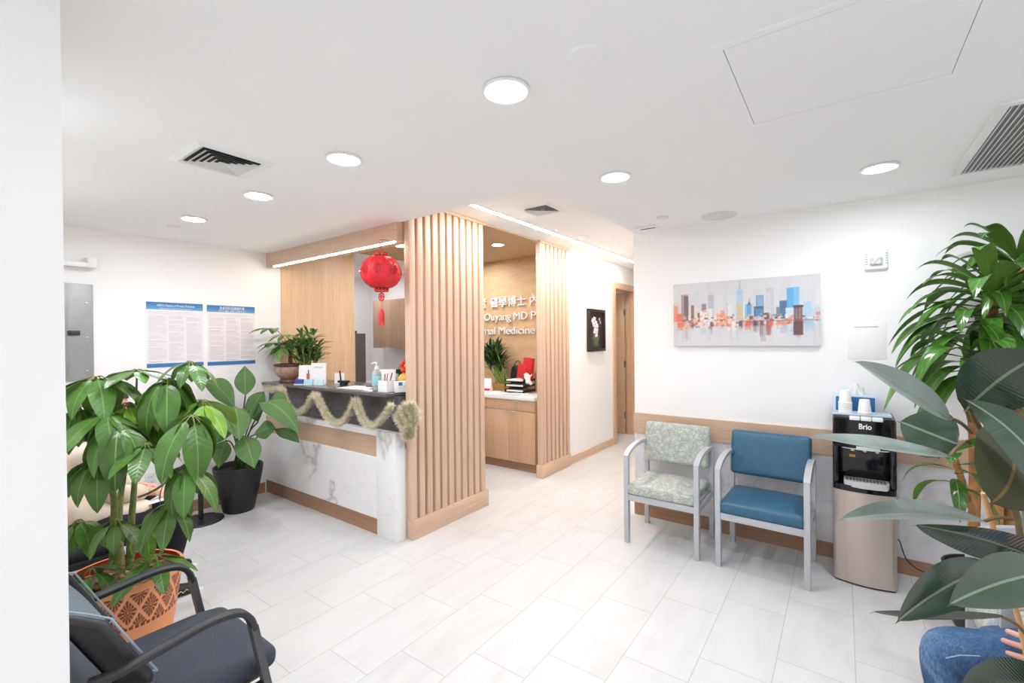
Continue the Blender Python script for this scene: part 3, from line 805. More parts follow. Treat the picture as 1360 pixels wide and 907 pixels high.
def guest_chair(label, loc, fab, rz=0):
    t = thing('guest_chair', label, 'chair', loc, rz)
    for s in (-1, 1):
        x = s*.252
        G().box(x-.017, x+.017, 0, .042, 0, .655, .003).build('front_leg', GRY, t, local=True)
        G().box(x-.017, x+.017, .440, .475, 0, .70, .003).build('rear_leg', GRY, t, local=True)
        p = bez([(x, .010, .640), (x, .055, .668), (x, .15, .695), (x, .30, .705), (x, .45, .690)], 6)
        G().rect(p, .036, .026, up=(0,0,1)).build('armrest', GRY, t, local=True, smooth=50)
        G().box(x-.014, x+.014, .03, .45, .318, .362, .003).build('side_rail', GRY, t, local=True)
    G().box(-.24, .24, .004, .034, .318, .364, .003).build('front_rail', GRY, t, local=True)
    G().box(-.24, .24, .44, .465, .318, .364, .003).build('rear_rail', GRY, t, local=True)
    b = cushion(.486, .455, .080, .022); bmesh.ops.translate(b, vec=(0,.218,.364), verts=b.verts)
    G().bm(b).build('seat', fab, t, local=True, smooth=60)
    b = cushion(.50, .315, .062, .008)
    bmesh.ops.transform(b, matrix=Matrix.Translation((0,.448,.690)) @ Euler((math.radians(80)+PI/2-PI/2, 0, 0)).to_matrix().to_4x4(), verts=b.verts)
    G().bm(b).build('backrest', fab, t, local=True, smooth=60)
    for s in (-1, 1): G().box(s*.22-.012, s*.22+.012, .448, .468, .60, .78, .003).build('back_bracket', GRY, t, local=True)
    return t
guest_chair('sage green patterned guest chair with silver grey metal arms by the wall end', (-1.072, 3.248, 0), SAGE)
guest_chair('teal blue vinyl guest chair with silver grey metal arms', (-.432, 3.248, 0), BLUE, math.radians(-1.2))
guest_chair('sage green patterned guest chair half hidden behind the rubber plant', (.44, 2.585, 0), SAGE, math.radians(-90))
guest_chair('sage green patterned guest chair carrying the person in jeans', (.44, 2.04, 0), SAGE, math.radians(-90))

# ------------------------------------------------------------------ water dispenser
t = thing('water_dispenser', 'black and steel water dispenser standing against the right wall', 'water dispenser', (.10, 3.64, 0))
x0, x1, yb, yf = -.056, .256, 3.80, 3.50
STEEL = plain('brushed champagne steel', (196,184,174), .38, .55, var=.03, scale=4)
def front(xa, xb, ya, yb_, bulge, rnd=.035, n=10):
    """plan outline with a bulged front and rounded corners"""
    pts = [(xb, yb_), (xa, yb_)]
    for i in range(5):
        a = i/4*PI/2; pts.append((xa+rnd-rnd*math.cos(a), ya+rnd-rnd*math.sin(a)))
    for i in range(1, n):
        u = i/n; pts.append((xa+rnd+(xb-xa-2*rnd)*u, ya-bulge*4*u*(1-u)))
    for i in range(5):
        a = i/4*PI/2; pts.append((xb-rnd+rnd*math.sin(a), ya+rnd-rnd*math.cos(a)))
    return pts
G().prism(front(x0, x1, yf, yb, .020), 'z', .012, .575).build('lower_door', STEEL, t, smooth=40)
G().prism(front(x0+.004, x1-.004, yf+.006, yb, .018), 'z', 0, .014).build('base', M['black'], t, smooth=40)
G().prism(front(x0, x1, yf, yb, .020), 'z', .577, .612).build('recess_floor', M['blackgloss'], t, smooth=40)
G().box(x0, x1, yf+.11, yb, .612, .85, .004).build('recess_back', M['blackgloss'], t)
for xa, xb in ((x0, x0+.030), (x1-.030, x1)):
    G().box(xa, xb, yf+.012, yf+.115, .612, .85, .008).build('recess_cheek', M['blackgloss'], t)
G().prism(front(x0, x1, yf, yb, .020), 'z', .845, 1.018).build('upper_body', M['blackgloss'], t, smooth=40)
G().prism(front(x0+.004, x1-.004, yf+.004, yb, .018), 'z', 1.018, 1.032).build('top_cover', M['black'], t, smooth=40)
g = G().prism(front(.0, .222, yf-.012, yf+.10, .014, .03), 'z', .605, .640); g.build('drip_tray', plain('pale grey plastic', (196,196,197), .35, var=.02), t, smooth=40)
g = G()
for i in range(12):
    for j in range(4): g.box(.012+.0166*i, .024+.0166*i, yf+.006+.022*j, yf+.018+.022*j, .6402, .6412)
g.build('drip_grid', M['darkmetal'], t, smooth=0)
G().prism(front(-.012, .225, yf-.006, yf+.07, .016, .03), 'z', .838, .860).build('spout_collar', plain('pearl grey plastic', (205,206,208), .3, var=.02), t, smooth=40)
for x in (.045, .105, .165):
    g = G(); g.cyl((x, yf+.02, .822), .009, .02, 12, .011); g.build('spout', M['offwhite'], t)
for i in range(3):
    xx_ = .030+.055*i
    G().box(xx_, xx_+.052, yf-.026+abs(i-1)*.003, yf+.02, 1.018, 1.040, .004).build('push_button', M['white'], t)
for i in range(3):
    g = G(); g.lathe([(0,0), (.004,0), (.003,.002), (0,.002)], (0,0,0), 10); 
    M4 = Matrix.Translation((.085+.026*i, yf-.019, .922)) @ Matrix.Rotation(PI/2, 4, 'X'); g.v = [tuple(M4 @ V(p)) for p in g.v]
    g.build('indicator', plain('pale indicator', (190,190,192), .4), t)
text('brand_lettering', 'Brio', .045, (.107, yf-.0205, .968), (PI/2, 0, 0), M['white'], t, .001, .0012, width=.062)
G().box(.030, .060, yf+.108, yf+.1105, .765, .780).build('warning_sticker', plain('yellow sticker', (232,190,40), .5), t)
# cord
g = G(); g.tube(bez([(.262,3.72,.24), (.285,3.78,.225), (.325,3.79,.105), (.42,3.79,.055), (.60,3.80,.09), (.72,3.825,.16)], 8), .0035, 6)
single('power_cord', g, M['black'], 'thin black power cord hanging behind the water dispenser', 'cord')
# things on top of it
ZT = 1.034
t = thing('tissue_box', 'blue tissue box with a white rim on top of the water dispenser', 'tissue box', (.055, 3.735, ZT))
b0, b1, c0, c1 = -.058, .170, 3.69, 3.80
G().box(b0, b1, c0, c1, ZT, ZT+.112, .004).build('carton', plain('pale blue carton', (196,214,232), .45, var=.03), t)
G().box(b0+.018, b1-.006, c0-.001, c0+.004, ZT+.008, ZT+.104, .001).build('front_panel', plain('strong blue print', (32,104,156), .45, var=.04), t)
g = G()
for i, (a, h, w) in enumerate(((.02,.075,.032), (-.25,.06,.030), (.5,.05,.026))):
    cx = .068+.014*(i-.5); vs = []
    for k in range(5):
        for j in range(7):
            u = j/6-.5; v = k/4
            vs.append((cx+u*2*w*math.cos(a)*(1-.15*v), 3.745+u*2*w*math.sin(a)+.010*math.sin(u*9+v*4+i), ZT+.112+h*v*(1+.12*math.cos(u*7+i))))
    g.add(vs, [(k*7+j, k*7+j+1, (k+1)*7+j+1, (k+1)*7+j) for k in range(4) for j in range(6)])
g.build('tissue', M['paper'], t, smooth=80)
t = thing('serving_tray', 'shallow pale blue tray under the paper cups', 'tray', (.09, 3.64, ZT))
TB = plain('pale blue tray plastic', (206,222,238), .35, var=.02)
G().box(-.052, .235, 3.565, 3.688, ZT, ZT+.005, .002).build('tray_floor', TB, t)
g = G()
g.box(-.055, .238, 3.560, 3.566, ZT, ZT+.013, .002); g.box(-.055, .238, 3.682, 3.688, ZT, ZT+.013, .002); g.box(-.055, -.049, 3.566, 3.682, ZT, ZT+.013, .002); g.box(.232, .238, 3.566, 3.682, ZT, ZT+.013, .002)
g.build('tray_rim', TB, t)
CUP = plain('white paper cup', (242,241,238), .6, var=.01)
def cup(x, y, z, label, grp):
    g = G(); g.lathe([(.0365,.000), (.0385,.002), (.0370,.006), (.0345,.008), (.0265,.082), (.0255,.084), (.0245,.080), (0,.079)], (x,y,z), 28)
    return single('paper_cup', g, CUP, label, 'cup', grp)
for i in range(6):
    cup(.010, 3.625, ZT+.005+.0128*i, 'white paper cup in the taller upturned stack', 'taller stack of paper cups')
for i in range(2):
    cup(.108, 3.60, ZT+.005+.013*i, 'white paper cup in the shorter upturned stack', 'shorter stack of paper cups')

# ------------------------------------------------------------------ black waiting-room armchair (faces +Y)
SEATF = plain('charcoal blue seat fabric', (58,62,72), .85, var=.12, scale=160, bump=.3)
MESHF = plain('grey mesh fabric', (128,138,146), .8, var=.12, scale=220, bump=.3)
PIPE = plain('blue grey piping', (146,162,172), .7, var=.05)
def armchair(label, loc):
    t = thing('black_armchair', label, 'chair', loc)
    BK = M['armblk']
    b = cushion(.47, .47, .070, .012, rnd=.03)
    for x in b.verts:   # softened front corners, waterfall edge
        if x.co.y > .1: x.co.z -= .35*(x.co.y-.1)**2*4*.4
        f = max(0, (x.co.y-.13)/.105); x.co.x *= 1-.10*f*f
    bmesh.ops.translate(b, vec=(0,.26,.415), verts=b.verts)
    G().bm(b).build('seat', SEATF, t, local=True, smooth=60)
    G().box(-.20, .20, .06, .44, .385, .415, .01).build('seat_pan', BK, t, local=True)
    for s in (-1, 1):
        x = s*.255
        p = bez([(x*.93, -.005, .655), (x, .05, .660), (x, .15, .672), (x, .27, .685), (x, .345, .674), (x, .380, .640), (x, .394, .600)], 6)
        G().sweep(p, [(-.018,-.006), (-.014,-.010), (.014,-.010), (.018,-.006), (.018,.005), (.012,.010), (-.012,.010), (-.018,.005)], up=(0,0,1) if False else None).build('armrest', BK, t, local=True, smooth=50)
        G().rect([(x, .391, .612), (x, .435, .38), (x, .475, 0)], .032, .022, up=(0,1,0)).build('front_leg', M['armleg'], t, local=True, smooth=0)
        G().rect([(x*.95, .02, .66), (x*.97, -.02, .40), (x, -.09, 0)], .034, .030, up=(0,1,0)).build('rear_leg', M['armleg'], t, local=True, smooth=0)
        G().rect([(x*.97, -.01, .395), (x, .43, .395)], .030, .028).build('side_rail', BK, t, local=True, smooth=0)
    # curved mesh back: u across, v up
    def S(u, v, o=0):
        z = .585+.25*v-.05*v*abs(u)**5; w = .228*(1-.08*(2*v-1)**2)
        y = .165-.50*(z-.54)-.125*(1-abs(u)**2.2)+.0
        return (u*w, y-o*.9, z-o*.4)
    n, m = 14, 12
    g = G()
    g.add([S(-1+2*i/n, j/m) for j in range(m+1) for i in range(n+1)], [(j*(n+1)+i, j*(n+1)+i+1, (j+1)*(n+1)+i+1, (j+1)*(n+1)+i) for j in range(m) for i in range(n)])
    g.build('back_mesh', MESHF, t, local=True, smooth=60)
    g = G(); g.add([S((-1+2*i/n)*.985, j/m, .020) for j in range(m+1) for i in range(n+1)], [(j*(n+1)+i, (j+1)*(n+1)+i, (j+1)*(n+1)+i+1, j*(n+1)+i+1) for j in range(m) for i in range(n)])
    g.build('back_shell', BK, t, local=True, smooth=60)
    g = G()
    g.add([S((-1+2*i/n)*.78, j/m*.9, .028) for j in range(m+1) for i in range(n+1)], [(j*(n+1)+i, (j+1)*(n+1)+i, (j+1)*(n+1)+i+1, j*(n+1)+i+1) for j in range(m) for i in range(n)])
    g.build('outer_panel', MESHF, t, local=True, smooth=60)
    rim = [S(-1, j/m) for j in range(m+1)]+[S(-1+2*i/n, 1) for i in range(1, n+1)]+[S(1, 1-j/m) for j in range(1, m+1)]+[S(1-2*i/n, 0) for i in range(1, n)]
    rim2 = [V(p)+V((0,-.012,-.006)) for p in rim]
    G().tube(rim2, .013, 8, closed=True).build('back_frame', BK, t, local=True, smooth=60)
    G().tube([V(p)+V((0,.006,.004)) for p in rim], .0032, 6, closed=True).build('piping', PIPE, t, local=True, smooth=60)
    for s in (-1, 1): G().rect([(s*.09, .09, .40), (s*.09, .055, .50), (s*.09, .03, .62)], .05, .03, up=(0,1,0)).build('back_support', BK, t, local=True, smooth=30)
    return t
M['armblk'] = plain('charcoal arm plastic', (44,44,46), .5, var=.1, scale=60)
M['armleg'] = plain('dark grey leg', (84,84,86), .4, .3, var=.06)
a = armchair('black armchair with grey mesh back nearest the camera', (-1.815, .297, 0))
b_ = dup(a, (-3.42, .297, 0), 'black armless chair under the person in the beige coat'); b_.name = 'black_side_chair'
for c in list(b_.children):
    if c.name.startswith('armrest'): bpy.data.objects.remove(c)

# black pedestal stand by the poster wall
t = thing('pedestal_stand', 'black pedestal stand with a round base beside the black planter', 'stand', (-4.47, 1.56, 0))
P = M['black']
G().lathe([(0,0), (.17,0), (.172,.006), (.165,.012), (.03,.020), (0,.022)], (0,0,0), 40).build('base', P, t, local=True)
G().lathe([(.019,.015), (.019,.70), (0,.70)], (0,0,0), 16).build('pole', P, t, local=True)
G().rbox((0,0,.66), (.05,.05,.10), 0, .006).build('clamp', P, t, local=True)
G().rbox((.0,.0,.735), (.26,.20,.018), .5, .005, rx=.35).build('tilted_plate', P, t, local=True)

# ------------------------------------------------------------------ things on the reception counter
ZK = 1.126
# brown glazed pot with a money tree
GLZ = plain('brown glazed ceramic', (178,144,122), .3, var=.35, scale=22); GLD = plain('dark brown glaze', (92,58,44), .3, var=.2)
SOIL = plain('dark potting soil', (52,40,32), .95, var=.5, scale=70, bump=.6)
BARK = plain('brown trunk bark', (128,104,80), .8, var=.3, scale=40, bump=.5)
PACH = leafmat('money tree leaf', (88,124,58), (140,160,96), (150,170,100), .3, 8, .4)
DRAL = leafmat('dark strap leaf', (62,102,48), (92,130,70), (110,140,80), .1, 5, .38, .35)
px, py = -4.545, 2.40
t = thing('potted_money_tree', 'small money tree with arching leaves in a brown glazed pot on the counter', 'potted plant', (px, py, ZK))
G().lathe([(0,.006), (.105,0), (.108,.012), (.098,.030), (.085,.034), (0,.034)], (0,0,0), 40).build('saucer', GLD, t, local=True, smooth=50)
g = G().lathe([(.085,.034), (.118,.060), (.143,.105), (.148,.140), (.143,.160)], (0,0,0), 48); g.build('pot', GLZ, t, local=True, smooth=60)
G().lathe([(.143,.158), (.157,.162), (.160,.172), (.155,.182), (.142,.184), (.132,.176), (.130,.16)], (0,0,0), 48).build('pot_rim', GLD, t, local=True, smooth=60)
G().lathe([(.134,.165), (0,.172)], (0,0,0), 30).build('soil', SOIL, t, local=True)
g = G()
for k in range(3):
    g.tube(bez([(.02*math.cos(k*2.1),.02*math.sin(k*2.1),.16), (.012*math.cos(k*2.1+2),.012*math.sin(k*2.1+2),.22), (.008*math.cos(k*2.1+4),.008*math.sin(k*2.1+4),.28), (0,0,.33)], 5), .012, 8)
tips = [((-.05,-.10,.30), .16, (-.6,-.4,.0)), ((-.02,-.16,.44), .17, (-.3,-.7,.2)), ((.06,-.08,.38), .15, (.4,-.3,0)), ((.10,.06,.33), .15, (.7,.2,-.1)), ((-.10,.04,.33), .15, (-.6,.2,-.2)), ((-.03,-.06,.28), .14, (-.3,-.7,-.5)), ((.0,.10,.40), .15, (0,.6,.1)), ((.08,-.12,.26), .13, (.3,-.6,-.5))]
fo = G()
for c, L, d in tips:
    c = V(c)+V((0,0,.09)); g.tube(arc((0,0,.32), c, (0,0,.05), 6), .003, 5)
    dv = V(d).normalized(); sx = dv.cross(V((0,0,1))).normalized(); upv = sx.cross(dv)
    for k in range(6):
        a = (k-2.5)*.62; q = (dv*math.cos(a)+sx*math.sin(a)+upv*random.uniform(-.25,.2)).normalized()
        l = L*random.uniform(.95,1.35); T = c+q*l+V((0,0,-.35*l)); T.x = max(T.x, -.225); sd = q.cross(V((0,0,1))).normalized()*l*.19
        fo.leaf(c+q*.01, T, sd, bow=V((0,0,.10*l)), fold=.2, nl=8, shape=lambda t: math.sin(PI*min(1,t**1.2))**.8)
g.build('trunk', BARK, t, local=True, smooth=60); fo.build('foliage', PACH, t, local=True, smooth=80)
# lucky bamboo in a small vase behind the cards
t = thing('lucky_bamboo', 'dense bunch of lucky bamboo standing behind the sign cards on the counter', 'potted plant', (-4.365, 2.475, ZK))
G().lathe([(0,0), (.032,0), (.038,.05), (.036,.11), (.032,.115), (.030,.10), (0,.09)], (0,0,0), 28).build('vase', GLD, t, local=True, smooth=50)
g = G(); fo = G(); CANE = plain('yellow green cane', (150,160,70), .5, var=.25)
for k in range(22):
    a = k*2.4; r = .010+.003*k; b = V((math.cos(a)*r*.7, math.sin(a)*r*.7, .08)); e = V((math.cos(a)*r*2.4, math.sin(a)*r*2.4, random.uniform(.28,.48)))
    g.tube([b, b.lerp(e,.5), e], .006, 6)
    for j in range(11):
        h = random.uniform(.35, 1.05); p = b.lerp(e, h); q = random.uniform(0, 6.28); l = random.uniform(.12,.20)
        d = V((math.cos(q), math.sin(q), random.uniform(.1,1.0))).normalized(); T = p+d*l+V((0,0,-.02)); sd = d.cross(V((0,0,1))).normalized()*.016
        fo.leaf(p, T, sd, bow=V((0,0,.02))+d*0, fold=.25, nl=6, nw=2, shape=lambda t: math.sin(PI*t**.7)**.9)
g.build('canes', CANE, t, local=True, smooth=60); fo.build('foliage', DRAL, t, local=True, smooth=80)

def card(name, label, cat, x, y, w, h, rz, lean, mat, th=.003):
    t = thing(name, label, cat, (x, y, ZK), rz)
    G().rbox((0,math.sin(lean)*h/2,math.cos(lean)*h/2+.001), (w, th, h), 0, .0008, rx=-lean).build('card', mat, t, local=True, smooth=20)
    return t
ACR = plain('clear acrylic foot', (214,222,226), .1, var=.02)
RZC = math.radians(28)
t = card('counter_sign', 'white counter sign with a small red bottle picture', 'sign', -4.165, 2.335, .135, .18, RZC, .10, M['paper'])
g = G(); BT = plain('pinkish red print', (196,96,88), .6)
g.box(.022,.050,-.0035,-.002,.022,.105); g.build('bottle_print', BT, t, local=True, smooth=0)
G().box(.031,.041,-.0036+.010,-.002+.010,.105,.135).build('cap_print', M['darkmetal'], t, local=True, smooth=0)
G().box(-.0675,.0675,-.03,.03,.0,.008,.002).build('foot', ACR, t, local=True)
t = card('counter_sign', 'white counter sign with a light wood edge, blank below its small heading', 'sign', -4.03, 2.395, .150, .20, RZC, .05, M['paper'])
G().rbox((.078,.012,.10), (.008,.018,.20), 0, .002).build('wood_edge', M['slat'], t, local=True)
g = G(); g.box(-.045,.045,-.0005+.004,.001+.004,.158,.164); g.build('heading_line', plain('grey print', (186,182,180), .7), t, local=True, smooth=0)
def cardstack(x, y, c, label):
    t = thing('business_card_holder', label, 'card holder', (x, y, ZK), RZC, 'card holders on the counter')
    G().box(-.045,.045,-.018,.022,0,.010,.002).build('holder', ACR, t, local=True)
    G().rbox((0,.004,.028), (.084,.016,.050), 0, .0015, rx=-.3).build('cards', plain('card '+label[:12], c, .5), t, local=True)
cardstack(-4.135, 2.262, (36,72,148), 'navy blue business cards in a low holder on the counter')
cardstack(-4.035, 2.30, (166,208,222), 'pale blue business cards in the holder next to the navy ones')
cardstack(-3.94, 2.345, (176,214,222), 'pale blue business cards in the holder farthest from the brown pot')
g = G().lathe([(0,0), (.02,.002), (.036,.02), (.040,.04), (.034,.062), (.015,.074), (0,.072)], (-4.255, 2.35, ZK), 24)
single('orange_fruit', g, plain('orange peel', (226,112,60), .5, var=.1, bump=.3), 'small orange fruit between the brown pot and the white counter sign', 'fruit', smooth=60)
t = card('paper_card', 'plain white folded card beside the small black stand', 'card', -3.905, 2.535, .10, .10, RZC, .05, M['paper'])
t = thing('phone_stand', 'small black stand with a thin upright on the counter', 'stand', (-3.72, 2.46, ZK))
G().rbox((0,0,.035), (.115,.035,.022), .35, .006).build('bar', M['black'], t, local=True)
G().rbox((0,0,.012), (.06,.05,.024), .35, .006).build('foot', M['black'], t, local=True)
G().rbox((-.05,.0,.075), (.010,.012,.12), .35, .002, ry=-.12).build('upright', M['black'], t, local=True)
t = thing('paper_sheet', 'white paper sheet lying flat in front of the hand sanitizer', 'paper', (-3.43, 2.40, ZK))
g = G(); g.rbox((-3.43,2.41,ZK+.0008), (.30,.22,.0015), .12); g.build('sheet', M['paper'], t)
g = G(); g.rbox((-3.35,2.50,ZK+.005), (.14,.008,.008), .35, .003)
single('pen', g, M['black'], 'black pen lying on the white paper sheet', 'pen')
t = card('paper_card', 'blank white card leaning behind the hand sanitizer bottle', 'card', -3.30, 2.62, .15, .15, RZC, .12, M['paper'])
# sanitizer
t = thing('sanitizer_bottle', 'clear pump bottle of hand sanitizer with a pale blue label', 'bottle', (-3.125, 2.375, ZK))
CLR = NT('clear bottle'); CLR.base(lin4((222,234,238))); CLR.set(Roughness=.08, Transmission_Weight=.6, IOR=1.2)
G().lathe([(0,0), (.036,0), (.038,.004), (.038,.135), (.032,.152), (.016,.166), (.015,.172)], (0,0,0), 32).build('body', CLR.m, t, local=True, smooth=50)
G().lathe([(.0385,.040), (.0387,.041), (.0387,.120), (.0385,.121)], (0,0,0), 32).build('sticker', plain('pale aqua sticker', (158,216,228), .4, var=.05), t, local=True)
G().lathe([(.034,.006), (.034,.036), (0,.036)], (0,0,0), 24).build('gel', plain('clear gel', (226,238,240), .2), t, local=True)
g = G(); g.lathe([(0,.170), (.018,.170), (.018,.190), (.012,.196), (.006,.197), (.006,.218), (.014,.220), (.014,.232), (0,.233)], (0,0,0), 20); g.rect([(0,0,.227), (-.03,-.015,.226), (-.042,-.021,.215)], .010, .009)
g.build('pump', M['white'], t, local=True, smooth=40)
# boxes at the end
t = thing('pen_holder', 'white upright carton holding pens on the counter end', 'box', (-2.95, 2.335, ZK), .12)
g = G(); g.box(-.052,.052,-.042,.042,0,.004); g.box(-.052,.052,-.042,-.039,0,.092); g.box(-.052,.052,.039,.042,0,.092); g.box(-.052,-.049,-.042,.042,0,.092); g.box(.049,.052,-.042,.042,0,.092)
g.build('carton', M['paper'], t, local=True)
for k, (c, x) in enumerate(((M['darkmetal'], -.03), (M['red'], -.012), (M['paper'], .004), (M['black'], .02))):
    g = G(); b = V((-2.95+x, 2.335, ZK+.006)); g.tube([b, b+V((.012+.012*k-.01,.01,.135+.004*k))], .004, 6)
    single('pen', g, c, ('dark grey pen standing in the white carton', 'red pen standing in the white carton', 'white pen standing in the white carton', 'black pen standing in the white carton')[k], 'pen', 'pens in the white carton')
t = thing('brochure_box', 'low white brochure box with a small blue square mark at the counter end', 'box', (-2.81, 2.44, ZK), math.radians(62))
G().box(-.11,.10,-.03,.03,0,.085,.002).build('carton', M['paper'], t, local=True)
G().box(-.085,-.055,-.0312,-.030,.052,.080).build('blue_mark', plain('blue print', (44,120,190), .5), t, local=True, smooth=0)
g = G(); 
for i in range(6): g.box(-.045+.015*i,-.035+.015*i,-.0310,-.030,.046,.051)
g.box(-.085,.06,-.0310,-.030,.034,.036); g.build('print_lines', plain('grey blue print', (150,176,200), .6), t, local=True, smooth=0)
# lucky ornament
t = thing('lucky_ornament', 'yellow and red festive fruit ornament behind the brochure box', 'ornament', (-3.03, 2.60, ZK))
YEL = plain('golden yellow glaze', (244,186,74), .4, var=.12); ORG = plain('orange red glaze', (226,74,40), .4, var=.15)
G().lathe([(0,0), (.055,0), (.06,.01), (.055,.02), (0,.024)], (0,0,0), 24).build('base', M['red'], t, local=True, smooth=40)
G().lathe([(.0,.02), (.05,.024), (.068,.05), (.068,.085), (.05,.115), (.02,.13), (0,.13)], (0,0,0), 28, lambda a, z: 1-.05*abs(math.cos(4*a))).build('body', YEL, t, local=True, smooth=60)
g = G()
for k in range(9):
    a = k*2.4; g.lathe([(0,-.024), (.016,-.017), (.024,0), (.016,.017), (0,.024)], (math.cos(a)*.028, math.sin(a)*.028, .135+.010*k), 12)
g.build('berries', ORG, t, local=True, smooth=60)
fo = G()
for k in range(7):
    a = k*.9; fo.leaf((0,0,.205), (math.cos(a)*.03, math.sin(a)*.03, .255), (math.sin(a)*.008, -math.cos(a)*.008, 0), nl=5, nw=2)
fo.build('crown', plain('orange leaf', (232,130,50), .5), t, local=True)

# ------------------------------------------------------------------ office behind the screens
t = thing('office_cabinet', 'oak base cabinet with one wide drawer and two doors under the white worktop', 'cabinet', (-3.18, 4.6, 0))
xa, xb = -3.555, -2.818
G().box(xa, xb, 4.312, 4.88, .10, .83).build('carcass', M['cab'], t)
G().box(xa, xb, 4.335, 4.88, 0, .10).build('toe_board', M['shadedoakx'], t)
d = G().box(xa+.002, xb-.002, 4.292, 4.312, .703, .824, .001).build('drawer_front', M['cab'], t)
G().box(-3.125, -3.045, 4.276, 4.293, .814, .822, .001).build('pull', M['satin'], d)
for x0_, x1_, hx in ((xa+.002, -3.188, -3.245), (-3.184, xb-.002, -3.127)):
    d = G().box(x0_, x1_, 4.292, 4.312, .104, .698, .001).build('cabinet_door', M['cab'], t)
    G().box(hx-.035, hx+.035, 4.276, 4.293, .688, .696, .001).build('pull', M['satin'], d)
t = thing('office_cabinet', 'oak base cabinet behind the slats at the far end of the white worktop', 'cabinet', (-4.0, 4.6, 0))
G().box(-4.30, -3.557, 4.312, 4.88, .10, .83).build('carcass', M['cab'], t)
G().box(-4.30, -3.557, 4.335, 4.88, 0, .10).build('toe_board', M['shadedoakx'], t)
for x0_, x1_ in ((-4.298, -3.931), (-3.927, -3.559)):
    d = G().box(x0_, x1_, 4.292, 4.312, .104, .824, .001).build('cabinet_door', M['cab'], t)
    G().box((x0_+x1_)/2-.035, (x0_+x1_)/2+.035, 4.276, 4.293, .814, .822, .001).build('pull', M['satin'], d)
ZO = .872
g = G().box(-4.30, -2.815, 4.272, 4.89, .83, ZO, .002)
single('office_worktop', g, marble_mat('white quartz worktop', (238,237,235), (234,232,231), 1, .015), 'white worktop running over the oak office cabinets', 'worktop')
# bamboo arrangement in a wooden planter
t = thing('bamboo_planter', 'slanting green bamboo stalks in a low wooden planter on the white worktop', 'potted plant', (-3.60, 4.72, ZO))
G().box(-.15, .16, -.07, .07, 0, .085, .006).build('planter', wood('planter wood', (150,104,50), (184,134,72), 'X', .5, 60), t, local=True)
g = G(); fo = G(); BAM = plain('green bamboo cane', (128,160,60), .4, var=.3, scale=40); BML = leafmat('dark bamboo leaf', (40,74,34), (64,98,48), (80,110,60), .05, 4, .4, .35)
for k in range(13):
    b = V((.12-.018*k, random.uniform(-.04,.04), .07)); e = V((-.06-.028*k+random.uniform(-.03,.03), random.uniform(-.10,.02), random.uniform(.36,.56)))
    if k > 8: e.x += .25
    g.tube([b, b.lerp(e,.5), e], .0075, 6)
    for j in range(24):
        h = random.uniform(.45,1.05); p = b.lerp(e, h); q = random.uniform(0,6.28); l = random.uniform(.13,.22)
        dr = V((math.cos(q), math.sin(q)*.7, random.uniform(.0,1.1))).normalized(); sd = dr.cross(V((0,0,1))).normalized()*.017
        fo.leaf(p, p+dr*l, sd, bow=V((0,0,.02)), fold=.2, nl=6, nw=2, shape=lambda t: math.sin(PI*t**.7)**.9)
g.build('canes', BAM, t, local=True, smooth=50); fo.build('foliage', BML, t, local=True, smooth=80)
# desk calendar
t = thing('desk_calendar', 'white tent calendar with a red band standing on the worktop by the slats', 'calendar', (-3.73, 4.50, ZO), .25)
g = G(); g.prism([(-.045,0), (.045,0), (.004,.165), (-.004,.165)], 'x', -.10, .10); g.build('tent', M['paper'], t, local=True)
g = G(); g.rbox((0,-.0395,.026), (.19,.0012,.030), 0, 0, rx=-.245); g.build('red_band', M['red'], t, local=True)
# black tray tower
t = thing('letter_tray', 'black three tier letter tray holding white papers', 'letter tray', (-3.28, 4.66, ZO))
g = G()
for k in range(3):
    z = .010+.065*k; g.box(-.145,.145,-.13,.13,z,z+.004); g.box(-.145,-.141,-.13,.13,z,z+.03); g.box(.141,.145,-.13,.13,z,z+.03)
for x in (-.145,.139):
    for y in (-.13,.124): g.box(x,x+.006,y,y+.006,0,.235)
g.build('tray_frame', M['black'], t, local=True)
for k in range(3):
    g = G(); g.box(-.125,.125,-.125,.11,.016+.065*k,.034+.065*k,.002); g.build('paper_pile', M['paper'], t, local=True)
t = thing('handbag', 'dark round topped bag behind the letter tray', 'bag', (-3.44, 4.84, ZO))
G().lathe([(0,0), (.10,0), (.115,.06), (.115,.20), (.10,.28), (.07,.315), (0,.325)], (0,0,0), 28, sx=1.0, sy=.45).build('bag_body', plain('dark brown leather', (44,38,36), .5, var=.2), t, local=True, smooth=60)
G().tube(arc((-.06,0,.31), (.06,0,.31), (0,0,.07), 10), .006, 6).build('bag_handle', plain('dark strap', (36,32,30), .5), t, local=True)
t = thing('red_gift_bag', 'bright red paper bag standing on the letter tray', 'bag', (-3.18, 4.64, ZO+.166))
g = G(); g.rbox((-.045,0,.10), (.12,.05,.18), .1, .002, ry=.18); g.rbox((.03,.02,.135), (.13,.06,.26), -.1, .002, ry=.1)
g.build('bag_body', M['red'], t, local=True)
G().box(-.03,.09,-.03,.03,-.0,.012,.002).build('bag_base', M['red'], t, local=True)
t = thing('paper_roll', 'crumpled white paper sheet hanging from the letter tray edge', 'paper', (-3.10, 4.56, ZO+.18))
g = G(); vs = []
for i in range(7):
    for j in range(7): vs.append(((i/6-.5)*.10, .03*math.sin(i*1.3+j)+.01, (j/6-.5)*.12+.02*math.sin(i*2.1)))
g.add(vs, [(i*7+j, i*7+j+1, (i+1)*7+j+1, (i+1)*7+j) for i in range(6) for j in range(6)]); g.build('sheet', M['paper'], t, local=True, smooth=80)
